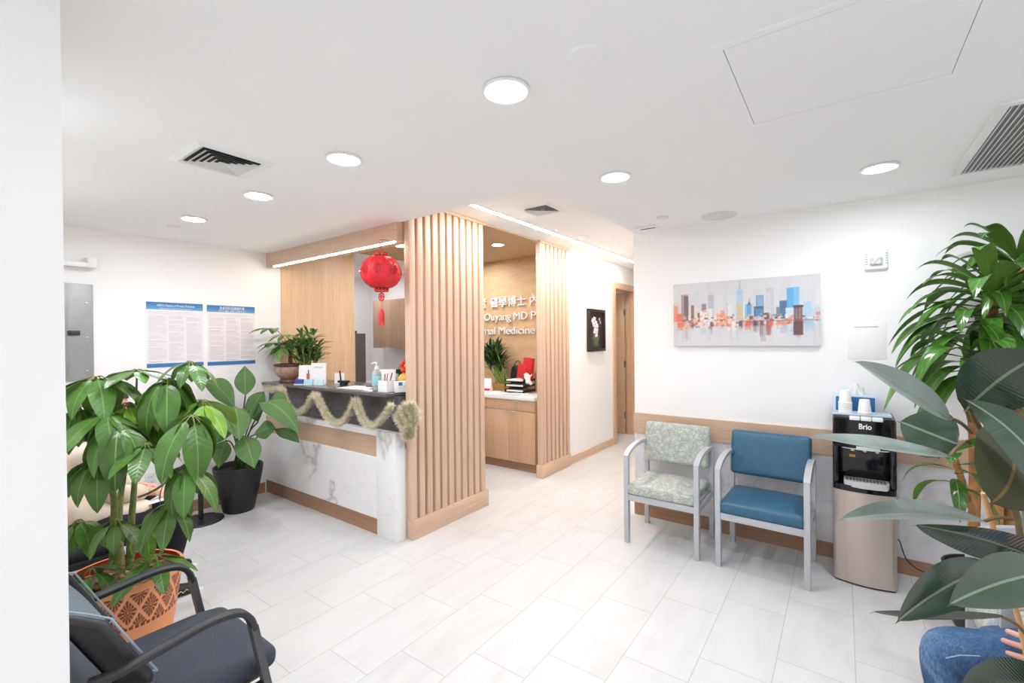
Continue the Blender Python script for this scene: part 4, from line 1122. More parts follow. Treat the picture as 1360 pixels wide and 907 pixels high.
for k, (x, y, r, lb) in enumerate([(-3.62, 4.50, .2, 'white paper lying on the worktop in front of the bamboo planter'), (-3.42, 4.42, -.15, 'white paper lying on the worktop below the letter tray'), (-3.17, 4.50, .3, 'white paper lying on the worktop end beside the narrow slat screen'), (-3.22, 4.38, .05, 'pale blue grey paper lying at the front edge of the worktop')]):
    g = G(); g.rbox((x, y, ZO+.0015+.0008*k), (.21,.16,.0022), r)
    single('paper_sheet', g, M['paper'] if k < 3 else plain('pale blue paper', (206,212,220), .7), lb, 'paper')
# white shell desk chair behind the screen
t = thing('desk_chair', 'white shell desk chair mostly hidden behind the tall slat screen', 'chair', (-3.72, 3.72, 0))
WS = M['white']
g = G(); n = 16
def sh(u, v): return (.25*u*(1-.1*v), -.22*0+.22-.44*v if v < .55 else -.022-.10*(v-.55)/.45, .45+.03*u*u if v < .55 else .45+.42*(v-.55)/.45)
g.rbox((0,.0,.45), (.46,.44,.05), 0, .02, seg=3); g.build('seat', WS, t, local=True)
g = G(); g.rbox((-.21,0,.68), (.05,.42,.44), 0, .02, seg=3, ry=-.1); g.build('backrest', WS, t, local=True)
for s in (-1, 1):
    g = G(); g.tube(bez([(-.18, s*.23, .47), (-.14, s*.25, .66), (.05, s*.25, .69), (.20, s*.245, .665)], 6), .018, 8); g.build('armrest', WS, t, local=True, smooth=60)
g = G(); g.cyl((0,0,.06), .025, .38, 12); g.build('column', M['darkmetal'], t, local=True)
g = G()
for k in range(5):
    a = k*2*PI/5; g.rect([(0,0,.075), (math.cos(a)*.28, math.sin(a)*.28, .055)], .04, .03)
g.build('star_base', M['darkmetal'], t, local=True)
for k in range(5):
    a = k*2*PI/5; g = G(); g.lathe([(0,-.012), (.027,-.012), (.027,.012), (0,.012)], (0,0,0), 14)
    M4 = Matrix.Translation((math.cos(a)*.28, math.sin(a)*.28, .028)) @ Matrix.Rotation(PI/2, 4, 'X'); g.v = [tuple(M4 @ V(p)) for p in g.v]; g.build('caster', M['black'], t, local=True)

# ------------------------------------------------------------------ back room
def wall_cabinet(x0_, x1_, label):
    t = thing('wall_cabinet', label, 'cabinet', ((x0_+x1_)/2, 4.72, 1.42), 0, None)
    G().box(x0_, x1_, 4.572, 4.895, 1.42, 2.17).build('carcass', M['cab2'], t)
    d = G().box(x0_+.002, x1_-.002, 4.552, 4.572, 1.422, 2.168, .001).build('cabinet_door', M['cab2'], t)
    return d
M['cab2'] = wood('brown oak wall cabinet', (172,136,108), (190,154,126), 'Z', .45, 70)
for i, (a, b, hx, lb) in enumerate([(-6.07,-5.79,-5.86,'oak wall cabinet door unit nearest the dark tall cabinet'), (-5.788,-5.50,-5.72,'oak wall cabinet unit directly behind the lantern tassel'), (-5.498,-5.20,-5.27,'oak wall cabinet unit cut off by the slat screen'), (-5.198,-4.90,-5.13,'oak wall cabinet unit hidden behind the slats')]):
    d = wall_cabinet(a, b, lb); G().box(hx-.045, hx+.045, 4.535, 4.553, 1.415, 1.423, .001).build('pull', M['satin'], d)
t = thing('sink_unit', 'oak sink unit with a grey top standing under the wall cabinets', 'cabinet', (-5.4, 4.6, 0))
G().box(-6.10, -4.66, 4.30, 4.893, 0, .86).build('carcass', M['cab2'], t)
G().box(-6.11, -4.65, 4.28, 4.893, .86, .90, .002).build('counter_slab', plain('light grey laminate', (206,204,204), .4), t)
g = G(); g.tube(bez([(-5.55,4.78,.90), (-5.55,4.78,1.10), (-5.55,4.70,1.16), (-5.55,4.62,1.10)], 6), .012, 8); g.build('tap', M['chrome'], t, smooth=60)
t = thing('coffee_machine', 'small dark coffee machine on the back room counter', 'appliance', (-5.38, 4.55, .901))
G().box(-.09,.09,-.10,.10,0,.03,.004).build('base', M['darkmetal'], t, local=True); G().box(-.09,.09,.0,.10,.03,.16,.004).build('tower', M['darkmetal'], t, local=True); G().box(-.09,.09,-.10,.10,.14,.20,.006).build('head', M['darkmetal'], t, local=True)
t = thing('tall_file_cabinet', 'dark grey tall cabinet standing beyond the oak wall panelling', 'cabinet', (-5.45, 3.55, 0))
DG = plain('dark grey steel', (84,82,82), .5, .1, var=.05)
G().box(-5.75, -5.15, 3.34, 3.742, 0, 1.632, .004).build('carcass', DG, t)
for k in range(4): G().box(-5.73, -5.17, 3.742, 3.752, .05+.39*k, .42+.39*k, .002).build('drawer', DG, t)
t = thing('black_device', 'flat black device lying on the dark tall cabinet', 'device', (-5.35, 3.54, 1.632))
G().box(-.18,.17,-.16,.09,0,.035,.004).build('body', M['black'], t, local=True); G().box(-.10,.10,-.10,.05,.035,.048,.003).build('lid', M['black'], t, local=True)

# ------------------------------------------------------------------ umbrella tree in a terracotta pot
SCH = leafmat('umbrella tree leaf', (74,116,44), (104,140,60), (128,166,92), .12, 9, .3, .3, bump=.12)
SCHY = leafmat('young umbrella tree leaf', (112,156,44), (136,170,62), (170,190,100), .12, 9, .35, .2, bump=.12)
STEM = plain('green stem', (116,140,62), .5, var=.15); STEMB = plain('green brown trunk', (122,132,72), .6, var=.25, scale=30)
PC = V((-2.757, .645, 0))
t = thing('umbrella_tree', 'bushy umbrella tree in a patterned terracotta pot behind the black armchair', 'potted plant', PC)
def tc(u, r, z, j):
    if r < .212: pass
    a = u*16; v = (z-.27)/.15
    base = np.array((222,150,104)); dark = np.array((120,60,46))
    if z < .262 or z > .425: return lin(tuple(base))
    if z < .276: return lin(tuple(dark if (u*60) % 1 > .3 else base))
    p = (a+v*1.0) % 1; q = (a-v*1.0) % 1
    if min(abs(p-.5), abs(q-.5)) < .085: return lin(tuple(base+8))
    fx = ((a+v) % 1.0)-.0; fy = ((a-v) % 1.0)
    cx, cy = (fx+.5) % 1-.5, (fy+.5) % 1-.5
    ang = math.atan2(cy, cx); rad = math.hypot(cx, cy)
    return lin(tuple(dark if (math.sin(13*ang) > -.3 and rad > .06) else base*.9))
prof = [(.150,0), (.160,.02)]+[(.160+.062*(z/.42), z) for z in [.05, .10, .15, .20, .24]+[.25+i*.0036 for i in range(50)]]+[(.228,.432), (.232,.445), (.226,.456), (.214,.456)]
G().lathe(prof, (0,0,0), 640, None, tc).build('pot', vcol('terracotta pattern', .6, .3, .1), t, local=True, smooth=50)
G().lathe([(.216,.455), (.214,.43), (.211,.40), (.2,.395)], (0,0,0), 48).build('inner_pot', plain('red inner pot', (176,40,36), .5, var=.1), t, local=True, smooth=50)
g = G(); g.lathe([(.212,.410), (.12,.420), (0,.425)], (0,0,0), 40)
g.build('soil', plain('bark and pebbles soil', (92,72,54), .9, var=.6, scale=60, bump=.8), t, local=True, smooth=50)
g = G()
for k in range(60):
    a = random.uniform(0,6.28); r = .19*math.sqrt(random.random()); s = random.uniform(.008,.02)
    g.rbox((math.cos(a)*r, math.sin(a)*r, .427), (s*1.5, s, s*.6), random.uniform(0,3), s*.25, rx=random.uniform(-.6,.6))
g.build('bark_chips', plain('bark chip', (156,116,72), .85, var=.5, scale=30), t, local=True, props={'kind': 'stuff'})
g = G(); fo = G(); yo = G()
def wl(p): return V(p)-PC
trunks = [[(-2.738,0.6579,0.4665), (-2.743,0.6671,0.6586), (-2.756,0.6835,0.8313), (-2.772,0.698,1.007), (-2.762,0.7059,1.153)],
          [(-2.762,0.6031,0.4821), (-2.755,0.6094,0.7108), (-2.734,0.6009,0.8581), (-2.732,0.5786,1.038), (-2.74,0.574,1.193)],
          [(-2.837,0.6475,0.453), (-2.906,0.66,0.6601), (-2.928,0.6818,0.8375), (-2.916,0.7166,1.022), (-2.863,0.7813,1.19)]]
for p in trunks: g.tube(bez([wl(x) for x in p], 6), [.017-.009*i/24 for i in range(25)], 8)
# whorl centre, leaflet length, how the ring faces (towards), number of leaflets, droop, young?
whorls = [
 ((-2.727,0.5475,1.385), .27, 8, 1.0, 0, (-2.732,0.5789,1.072)), ((-2.626,0.558,1.229), .26, 8, .9, 0, (-2.748,0.591,0.8932)),
 ((-2.704,0.688,1.405), .17, 8, .45, 0, (-2.781,0.6916,1.007)), ((-2.589,0.7718,1.364), .27, 7, 1.35, 0, (-2.807,0.7344,1.07)),
 ((-2.557,0.8573,1.443), .16, 7, .9, 0, (-2.838,0.7121,1.033)), ((-2.537,0.8958,1.25), .24, 8, .9, 1, (-2.854,0.7622,1.078)),
 ((-2.378,0.8005,1.204), .27, 7, 1.35, 0, (-2.715,0.7393,1.043)), ((-2.46,0.6537,1.093), .20, 8, .65, 0, (-2.712,0.6787,0.8766)),
 ((-2.555,0.5849,1.186), .28, 7, 1.15, 0, (-2.734,0.6013,0.893)), ((-2.63,0.5292,1.039), .24, 8, 1.2, 0, (-2.734,0.6006,0.8233)),
 ((-2.346,0.7612,0.9935), .23, 7, 1.25, 0, (-2.701,0.6864,0.8051)), ((-2.4,0.7205,0.8314), .20, 7, 1.1, 0, (-2.719,0.6724,0.6626)),
 ((-2.596,0.5769,0.7575), .17, 6, 1.1, 0, (-2.721,0.6088,0.6139)), ((-2.755,0.4858,0.7513), .19, 6, 1.2, 0, (-2.735,0.5982,0.5792)),
 ((-2.428,0.6742,0.6057), .19, 6, .7, 0, (-2.693,0.6532,0.5165)), ((-2.681,0.5141,0.5427), .19, 6, 1.0, 0, (-2.736,0.5977,0.5269)),
 ((-2.7,0.7511,1.153), .20, 8, .8, 1, (-2.763,0.7041,0.9708)),
 ((-2.676,0.6459,1.258), .20, 7, 1.0, 1, (-2.775,0.6959,1.007)), ((-2.608,0.6917,0.6823), .15, 6, 1.2, 1, (-2.737,0.6591,0.5914)),
 ((-2.859,0.5122,1.243), .24, 7, 1.1, 0, (-2.761,0.5821,1.033))]
wshape = lambda t: (math.sin(PI*t**.80)**.72)*(1 if t < .9 else 1)
for c, L, n, droop, yg, fr in whorls:
    c = wl(c); fr = wl(fr); g.tube(arc(fr, c, (c-fr)*0+V((0,0,-.02)), 8), [.006-.002*i/8 for i in range(9)], 6)
    ph = random.uniform(0, 6.28); tgt = yo if yg else fo
    outd = (c-fr).normalized(); outd = (outd*.5+V((0,0,1))*.6).normalized()
    e1 = outd.cross(V((.3,.2,1))).normalized(); e2 = outd.cross(e1).normalized()
    for k in range(n):
        a = ph+k*2*PI/n+random.uniform(-.15,.15); d = (e1*math.cos(a)+e2*math.sin(a)).normalized()
        l = L*random.uniform(.66,.98); dz = droop*random.uniform(.8,1.15)
        pet = c+(d*.8+outd*.25)*l*.18+V((0,0,-.02*dz))
        g.tube([c, c.lerp(pet,.5)+V((0,0,.006)), pet], .0025, 5)
        hd = V((d.x, d.y, d.z*.4)).normalized()
        T = pet+(hd*math.cos(min(1.45, dz*.95))+V((0,0,-1))*math.sin(min(1.45, dz*.95)))*l
        sd = hd.cross(V((0,0,1)))
        if sd.length < .1: sd = V((1,0,0))
        sd.normalize(); tgt.cur = (lambda q: (q, q, q))(random.uniform(.78,1.2))
        tgt.leaf(pet, T, sd*l*.235, bow=(hd*.55+V((0,0,.45)))*l*.16*min(1.3, dz), shape=wshape, fold=.10, nl=12, nw=6, wav=.035)
g.build('stems', [STEMB], t, local=True, smooth=60)
fo.build('foliage', SCH, t, local=True, smooth=80); yo.build('young_foliage', SCHY, t, local=True, smooth=80)

# ------------------------------------------------------------------ broad-leaved plant in the black planter
PL = leafmat('deep green ribbed leaf', (38,74,32), (80,112,64), (116,150,88), .8, 17, .42, .3, veinw=.14, spec=.3)
PB = V((-4.474, 1.866, 0))
t = thing('broad_leaved_plant', 'broad dark leaved plant in a tall black planter in the corner', 'potted plant', PB)
g = G().lathe([(0,.004), (.118,0), (.126,.008), (.172,.22), (.198,.36), (.202,.405), (.196,.412), (.188,.405), (.182,.37), (0,.365)], (0,0,0), 48, sx=1, sy=1)
g.build('planter', plain('matt black planter', (30,31,33), .45, var=.08), t, local=True, smooth=40)
G().lathe([(.184,.368), (0,.376)], (0,0,0), 32).build('soil', SOIL, t, local=True)
g = G()
wb = lambda p: V(p)-PB
def bigleaf(i, base, tip, wpx, dep, tw=0, bow=.1, col=1):
    B, T = wb(base), wb(tip); ax = (T-B); vw = V((-1.073,0.4539,-0.1757))
    sd = ax.cross(vw).normalized(); sd = (sd*math.cos(tw)+vw*math.sin(tw)).normalized()
    o = G(); o.cur = (col,)*3
    nrm = sd.cross(ax).normalized()
    up = V((0,0,1))
    o.leaf(B, T, sd*(wpx/602*dep/2*.88), bow=up*ax.length*bow, shape=lambda t: math.sin(PI*t**.93)**.95, fold=.2, nl=16, nw=8, wav=.05)
    o.build('leaf', PL, t, local=True, smooth=80)
    g.tube(bez([V((random.uniform(-.05,.05), random.uniform(-.05,.05), .37)), (V((0,0,.37))+B)*.5+V((0,0,.10)), B], 6), .006, 6)
bl = [((-4.312,1.864,1.058), (-4.37,1.886,1.318), 31, 4.1, .0, 0, 1), ((-4.313,1.777,0.9486), (-4.559,1.623,1.181), 34, 4, .3, .18, .95), ((-4.25,1.847,0.8317), (-4.13,1.936,1.096), 30, 4, .3, .1, 1.1),
 ((-4.105,1.891,1.003), (-3.632,1.987,0.7717), 38, 3.85, .35, .16, 1.05), ((-4.026,1.763,0.9614), (-4.035,1.57,0.7739), 38, 3.7, .3, .12, 1), ((-4.005,1.655,1.008), (-3.82,1.603,0.7641), 40, 3.6, .2, .1, 1.05),
 ((-4.092,1.838,0.7386), (-3.945,1.945,0.795), 32, 3.9, .5, .1, .6), ((-3.961,1.686,0.7742), (-3.726,1.67,0.5448), 40, 3.6, .2, .1, 1), ((-4.291,1.692,0.6892), (-4.233,1.61,0.4781), 30, 3.85, .3, .1, .8), ((-4.172,1.967,0.9558), (-3.959,2.06,1.014), 34, 4, .6, .14, .9),
 ((-4.001,1.966,0.7725), (-3.73,2.04,0.6747), 22, 3.9, .5, .1, .9), ((-4.209,1.691,0.8595), (-4.201,1.572,0.6915), 34, 3.8, .3, .1, .75), ((-4.273,1.953,0.8131), (-4.344,1.903,1.018), 28, 4.1, .2, .1, .9), ((-4.509,1.782,0.9181), (-4.647,1.681,0.8177), 30, 4.1, .3, .1, .85)]
for i, b in enumerate(bl): bigleaf(i, *b)
g.build('stalks', plain('dark green stalk', (58,84,44), .5, var=.2), t, local=True, smooth=60)

# ------------------------------------------------------------------ tall dracaena in the corner behind the dispenser
DR = leafmat('glossy dracaena leaf', (62,104,36), (92,130,52), (110,150,70), .12, 5, .25, .35)
DC = V((.60, 3.33, 0))
t = thing('dracaena_plant', 'tall dracaena with arching strap leaves in a dark pot against the right wall', 'potted plant', DC)
G().lathe([(0,0), (.13,0), (.135,.01), (.175,.30), (.178,.32), (.168,.322), (.160,.29), (0,.285)], (0,0,0), 40).build('pot', plain('dark grey pot', (42,42,44), .45), t, local=True, smooth=40)
G().lathe([(.162,.288), (0,.295)], (0,0,0), 28).build('soil', SOIL, t, local=True)
CANEB = plain('orange brown cane', (168,118,72), .7, var=.3, scale=26, bump=.5)
wd = lambda p: V(p)-DC
canes = [[(.03,.0,.28), (.03,-.01,.8), (.01,-.02,1.35), (0.6271,3.368,1.727)], [(-.06,.02,.28), (-.05,.0,.6), (-.05,-.02,.95), (0.5258,3.23,1.419)], [(.07,.04,.28), (.09,.04,.7), (.12,.02,1.2), (0.7598,3.589,1.917)], [(-.02,-.06,.28), (-.04,-.08,.45), (-.07,-.10,.62), (0.4454,3.106,0.9179)]]
g = G(); fo = G(); heads = []
for c in canes:
    P = [V(p) for p in c[:3]]+[wd(c[3])]; g.tube(bez(P, 8), .024 if c is not canes[3] else .014, 10); heads.append(P[-1])
g.build('canes', CANEB, t, local=True, smooth=60)
strap = lambda t: (.14+.86*math.sin(PI/2*min(1, t/.42)))*math.cos(PI/2*max(0, (t-.45)/.55)**1.6) if t < 1 else 0
def head(c, n, L, wd_, lo, hi, ylim=.33):
    for k in range(n):
        a = k*2.399+random.uniform(-.3,.3); el = lo+(hi-lo)*(k/n); l = L*random.uniform(.75,1.1)
        h = V((math.cos(a), math.sin(a), 0)); 
        if h.y*l*.8+c.y > ylim: h.y = max(-.2, (ylim-c.y)/(l*.8)); 
        h.normalize()
        b = c+V((0,0,-.14+.2*(k/n)))
        T = b+h*l*math.cos(el)*.85+V((0,0,l*(math.sin(el)-.42*math.cos(el)**1)))
        sd = h.cross(V((0,0,1))).normalized(); fo.cur = (random.uniform(.7,1.3),)*3
        fo.leaf(b, T, (sd+V((0,0,random.uniform(-.3,.3))))*wd_*random.uniform(.8,1.15), bow=V((0,0,.20*l))+h*.03, shape=strap, fold=.22, nl=12, nw=4)
head(heads[0], 44, .48, .044, -.45, .85, .30); head(heads[2], 36, .44, .044, -.3, .9, .30); head(heads[1], 26, .38, .046, -.8, .5, .30); head(heads[3], 9, .26, .036, -.5, .6, .30)
head(heads[0]+V((-.08,-.05,-.12)), 18, .46, .044, -.6, .3, .30)
fo.build('foliage', DR, t, local=True, smooth=80)

# ------------------------------------------------------------------ rubber plant close to the camera
RUB = leafmat('rubber plant leaf', (52,70,56), (108,120,100), (138,150,124), .06, 30, .15, .18, spec=.75, veinw=.3, bump=.03)
RUBG = leafmat('dark green rubber leaf', (38,58,42), (74,78,60), (130,134,100), .06, 30, .15, .15, spec=.75, veinw=.3, bump=.05)
RUBU = leafmat('grey green rubber leaf', (122,134,128), (124,132,120), (156,162,148), .10, 30, .4, .2, spec=.6, veinw=.3, bump=.06)
RUBO = leafmat('olive underside rubber leaf', (64,70,44), (66,70,44), (150,122,66), .04, 26, .5, .15, veinw=.2, bump=.03)
RB = V((.44, 1.60, 0))
t = thing('rubber_plant', 'rubber plant with big dark glossy leaves closest to the camera', 'potted plant', RB)
G().lathe([(0,0), (.11,0), (.115,.01), (.15,.27), (.153,.285), (.144,.287), (.137,.26), (0,.255)], (0,0,0), 40).build('pot', plain('off white pot', (214,212,208), .4), t, local=True, smooth=40)
G().lathe([(.139,.258), (0,.265)], (0,0,0), 28).build('soil', SOIL, t, local=True)
wr = lambda p: V(p)-RB
g = G(); g.tube(bez([(0,0,.25), (.0,0,.55), wr((0.413,1.844,0.7959)), wr((0.3874,1.827,1.024)), wr((0.3185,1.741,1.22)), wr((0.2736,1.684,1.335)), wr((0.2627,1.676,1.401))], 6), [.012-.007*i/36 for i in range(37)], 8)
g.build('stem', plain('brown green stem', (112,96,62), .6, var=.2), t, local=True, smooth=60)
g = G(); g.tube([wr((0.5243,2.007,-0.01364)), wr((0.4034,1.886,0.7082)), wr((0.3181,1.814,1.088))], .0065, 8); g.build('bamboo_stake', plain('tan bamboo stake', (206,158,102), .6, var=.1), t, local=True)
oval = lambda t: math.sin(PI*t**.85)**.7*(1-.05*t)
pet = G()
def rub(base, tip, side, bow=(0,0,0), fold=.10, mat=RUB, root=None, curl=0, shape=oval, col=1):
    o = G(); o.cur = (col,)*3
    B, T = wr(base), wr(tip)
    o.leaf(B, T, V(side), bow=bow, shape=shape, fold=fold, nl=20, nw=10, wav=.01, curl=curl)
    # narrow drip tip
    d = (T-B).normalized(); s = V(side).normalized()*.0025
    o.add([T-s-d*.006, T+s-d*.006, T+d*.012+V((0,0,-.004)), T+d*.016+V((0,0,-.006))], [(0,1,2), (1,3,2)])
    o.build('leaf', mat, t, local=True, smooth=80)
    if root is not None: pet.tube(arc(wr(root), B, V((0,0,.008)), 6), .0045, 6)
ST = (0.2704,1.682,1.345)
rub((0.2227,1.609,1.319), (0.02617,1.331,1.475), (0.009316,0.02183,0.03079), (0.002988,0.002223,0.007268), .28, RUBU, (0.2756,1.697,1.273), col=1.15)
rub((0.2482,1.69,1.241), (0.1323,1.704,1.288), (0.001988,0.02663,0.0703), (0,0,.0), .08, RUB, (0.2722,1.695,1.243), col=1.2)
rub((0.2279,1.65,1.214), (-0.05806,1.256,1.303), (-0.02793,0.04159,0.01252), (0,0,-0.005478), .30, RUBU, (0.2722,1.695,1.253))
rub((0.2586,1.66,1.337), (0.3728,1.534,1.49), (0.04392,0.006917,-0.06239), (0.0001162,-0.02452,0.02581), .06, RUBG, (0.2702,1.681,1.305), col=.85)
rub((0.3102,1.772,1.333), (0.4814,1.935,1.457), (0.01141,0.03276,-0.05434), (0,0,0), .15, RUBU, (0.2757,1.698,1.303), col=1.2)
rub((0.3933,1.584,1.158), (0.2472,1.578,1.373), (0.02858,0.03598,0.04699), (0.02071,-0.009558,0.0146), .15, RUB, (0.3454,1.772,1.135), col=1.1)
rub((0.3457,1.736,1.276), (0.291,1.571,1.127), (0.07079,0.07635,-0.008411), (0.01767,-0.03662,0.0002641), .06, RUBO, (0.3435,1.759,1.3), shape=lambda t: math.sin(PI*t**.9)**.6)
rub((0.3111,1.759,1.025), (-0.005797,1.355,1.09), (-0.02793,0.04159,0.01252), (0,0.0001594,0.01644), .30, RUBU, (0.3757,1.818,1.025))
rub((0.4212,1.74,0.9488), (0.1365,1.409,1.092), (0.02973,-0.01517,0.04748), (0.003007,0.002259,0.01092), .22, RUBG, (0.4066,1.852,0.8737), col=1.1)
rub((0.3812,1.537,0.9991), (0.1732,1.262,0.9895), (-0.02845,0.02901,0.04245), (0,0.0001224,0.01262), .22, RUB, (0.4197,1.849,0.7958), col=1.1)
rub((0.3007,1.627,0.9527), (0.09743,1.33,0.8941), (-0.04259,0.006259,0.03303), (-0.00437,-0.003122,0.01101), .30, RUB, (0.4114,1.855,0.8109), col=.95)
rub((0.3299,1.685,0.805), (0.05586,1.349,0.8907), (-0.01488,0.0261,-0.0294), (0,0,-0.007305), .12, RUBG, (0.409,1.865,0.6956), col=1.1)
rub((0.3978,1.499,0.7675), (0.1879,1.247,0.8368), (-0.02936,0.04059,0.02026), (0,0,0.007886), .22, RUBG, (0.4596,1.914,0.5652), col=.8)
rub((0.3877,1.765,0.9849), (0.36,1.696,1.157), (0.01902,0.03859,-0.00811), (0,0,0), .25, RUBU, (0.4138,1.846,0.9411))
pet.build('leaf_stalks', plain('olive leaf stalk', (118,98,58), .5), t, local=True, smooth=60)

# ------------------------------------------------------------------ people
SKIN = NT('skin'); SKIN.base(SKIN.ramp(SKIN.noise(SKIN.obj(), 9, 3), [(.3, lin((206,150,132))), (.7, lin((224,172,154)))])); SKIN.set(Roughness=.5, Subsurface_Weight=.15, Subsurface_Radius=(.01,.004,.002)); SKIN = SKIN.m
def cloth(name, c, var=.1, scale=8, rough=.85, weave=240):
    t = NT(name); p = t.obj(); a = lin(c)
    f = t.noise(p, scale, 4, .6)
    t.base(t.ramp(f, [(.3, tuple(x*(1-var) for x in a)), (.7, tuple(min(1, x*(1+var)) for x in a))])); t.set(Roughness=rough, Specular_IOR_Level=.2)
    t.bump(t.math('ADD', t.noise(p, weave, 2), t.math('MULTIPLY', t.noise(p, 14, 3), 3.0)), .25, .004); return t.m
def skin_mesh(name, nodes, links, mat, parent, sub=2, loc=None, root=0):
    off = V(parent.location)
    ks = list(nodes); me = bpy.data.meshes.new(name)
    me.from_pydata([tuple(V(nodes[k][0])-off) for k in ks], [(ks.index(a), ks.index(b)) for a, b in links], [])
    o = bpy.data.objects.new(name, me); COL.objects.link(o); o.parent = parent
    md = o.modifiers.new('Skin', 'SKIN'); md.use_smooth_shade = True; md.branch_smoothing = .5
    if not me.skin_vertices: 
        bpy.context.view_layer.objects.active = o; bpy.ops.mesh.customdata_skin_add()
    for i, k in enumerate(ks):
        r = nodes[k][1]; me.skin_vertices[0].data[i].radius = (r, r) if isinstance(r, (int, float)) else r
        me.skin_vertices[0].data[i].use_root = (i == root)
    o.modifiers.new('Sub', 'SUBSURF').levels = sub; o.modifiers['Sub'].render_levels = sub
    dg = bpy.context.evaluated_depsgraph_get(); dg.update()
    ev = bpy.data.meshes.new_from_object(o.evaluated_get(dg)); o.modifiers.clear(); o.data = ev; ev.name = name
    ev.materials.clear(); ev.materials.append(mat); ev.polygons.foreach_set('use_smooth', [True]*len(ev.polygons))
    return o
def hand_nodes(N, Lk, pre, wrist, d, palm_n, curl, sgn=1, s=1.0):
    """palm and five bent fingers; d = hand direction, palm_n = palm normal (fingers curl towards it)"""
    d = V(d).normalized(); n = V(palm_n).normalized(); sd = d.cross(n).normalized()*sgn; w = V(wrist)
    N[pre+'palm'] = (w+d*.045*s, (.026*s,.014*s)); Lk.append((pre+'wrist', pre+'palm'))
    for k, (o, l) in enumerate(((.036,.070), (.0125,.080), (-.0125,.074), (-.036,.058))):
        b = w+d*.082*s+sd*o*s; N[f'{pre}k{k}'] = (b, .0105*s); Lk.append((pre+'palm', f'{pre}k{k}'))
        p = b; d0 = d; d = (d+sd*o*2.2).normalized()
        for j in range(3):
            ang = curl*(.45+.35*j); q = (d*math.cos(ang)+n*math.sin(ang)).normalized(); p = p+q*l*(.45,.32,.26)[j]*s
            N[f'{pre}f{k}{j}'] = (p, (.0086,.0080,.0070)[j]*s); Lk.append((f'{pre}k{k}' if j == 0 else f'{pre}f{k}{j-1}', f'{pre}f{k}{j}'))
        d = d0
    b = w+d*.03*s+sd*.034*s+n*.006; N[pre+'t0'] = (b, .011*s); Lk.append((pre+'palm', pre+'t0'))
    p = b+(d*.7+sd*.6+n*.3).normalized()*.034*s; N[pre+'t1'] = (p, .010*s); Lk.append((pre+'t0', pre+'t1'))
    p = p+(d*.9+sd*.1+n*.4).normalized()*.028*s; N[pre+'t2'] = (p, .008*s); Lk.append((pre+'t1', pre+'t2'))
def head_point(th, ph):
    """point of the head surface in (right, forward, up) for polar angle th from the crown and azimuth ph (90 deg = face)"""
    x, y, z = math.sin(th)*math.cos(ph), math.sin(th)*math.sin(ph), math.cos(th)
    X, Y, Z = .074*x, .094*y, .112*z
    if z < 0:
        X *= 1-.34*(-z)**1.3; Y = Y*(1-.10*(-z)) + .014*(-z)*(1 if y > -.2 else .2)
        if y < 0: Y *= 1-.30*(-z)
    if y > 0:
        g = lambda cx, cz, s, t: math.exp(-((X-cx)/s)**2-((Z-cz)/t)**2)
        Y += .024*g(0, -.014, .011, .020)*(1 if Z < 0 else .8)+.010*g(0, .008, .008, .022)
        Y -= .010*(g(.031, .012, .014, .010)+g(-.031, .012, .014, .010))
        Y += .005*g(0, .034, .05, .012)+.007*g(0, -.052, .020, .010)+.008*g(0, -.092, .022, .016)-.004*g(0, -.036, .016, .006)
    return V((X, Y, Z))
def head_frame(parent, hc, fwd):
    off = V(parent.location); f = V(fwd).normalized(); r = f.cross(V((0,0,1))).normalized(); u = r.cross(f).normalized()
    return Matrix.Translation(V(hc)-off) @ Matrix((r, f, u)).transposed().to_4x4()
def ell(T, c, sx, sy, sz, n=10, tilt=0):
    vs = [T @ V((c[0]+sx*math.sin(PI*j/n)*math.cos(PI*i/n), c[1]+sy*math.sin(PI*j/n)*math.sin(PI*i/n), c[2]+sz*math.cos(PI*j/n))) for j in range(n+1) for i in range(2*n)]
    return vs, [(j*2*n+i, j*2*n+(i+1) % (2*n), (j+1)*2*n+(i+1) % (2*n), (j+1)*2*n+i) for j in range(n) for i in range(2*n)]
def head_mesh(T, nt=48, npz=64):
    vs = [T @ head_point(PI*j/nt, 2*PI*i/npz) for j in range(nt+1) for i in range(npz)]
    return vs, [(j*npz+i, (j+1)*npz+i, (j+1)*npz+(i+1) % npz, j*npz+(i+1) % npz) for j in range(nt) for i in range(npz)]
def fuse_head(body, T):
    """weld the head and ears to the body as one continuous surface"""
    g = G(); me = body.data
    g.add([v.co.copy() for v in me.vertices], [tuple(q.vertices) for q in me.polygons])
    g.add(*head_mesh(T))
    for sx in (-1, 1): g.add(*ell(T, (sx*.074,-.006,-.004), .011, .019, .031))
    m2 = bpy.data.meshes.new('body'); m2.from_pydata([tuple(v) for v in g.v], [], g.f); m2.update()
    bm = bmesh.new(); bm.from_mesh(m2); bmesh.ops.remove_doubles(bm, verts=bm.verts, dist=1e-6); bmesh.ops.recalc_face_normals(bm, faces=bm.faces); bm.to_mesh(m2); bm.free()
    body.data = m2
    md = body.modifiers.new('Remesh', 'REMESH'); md.mode = 'VOXEL'; md.voxel_size = .003
    sm = body.modifiers.new('Smooth', 'SMOOTH'); sm.factor = .5; sm.iterations = 3
    dg = bpy.context.evaluated_depsgraph_get(); dg.update()
    ev = bpy.data.meshes.new_from_object(body.evaluated_get(dg)); body.modifiers.clear(); body.data = ev; ev.name = 'body'
    ev.materials.clear(); ev.materials.append(SKIN); ev.polygons.foreach_set('use_smooth', [True]*len(ev.polygons))
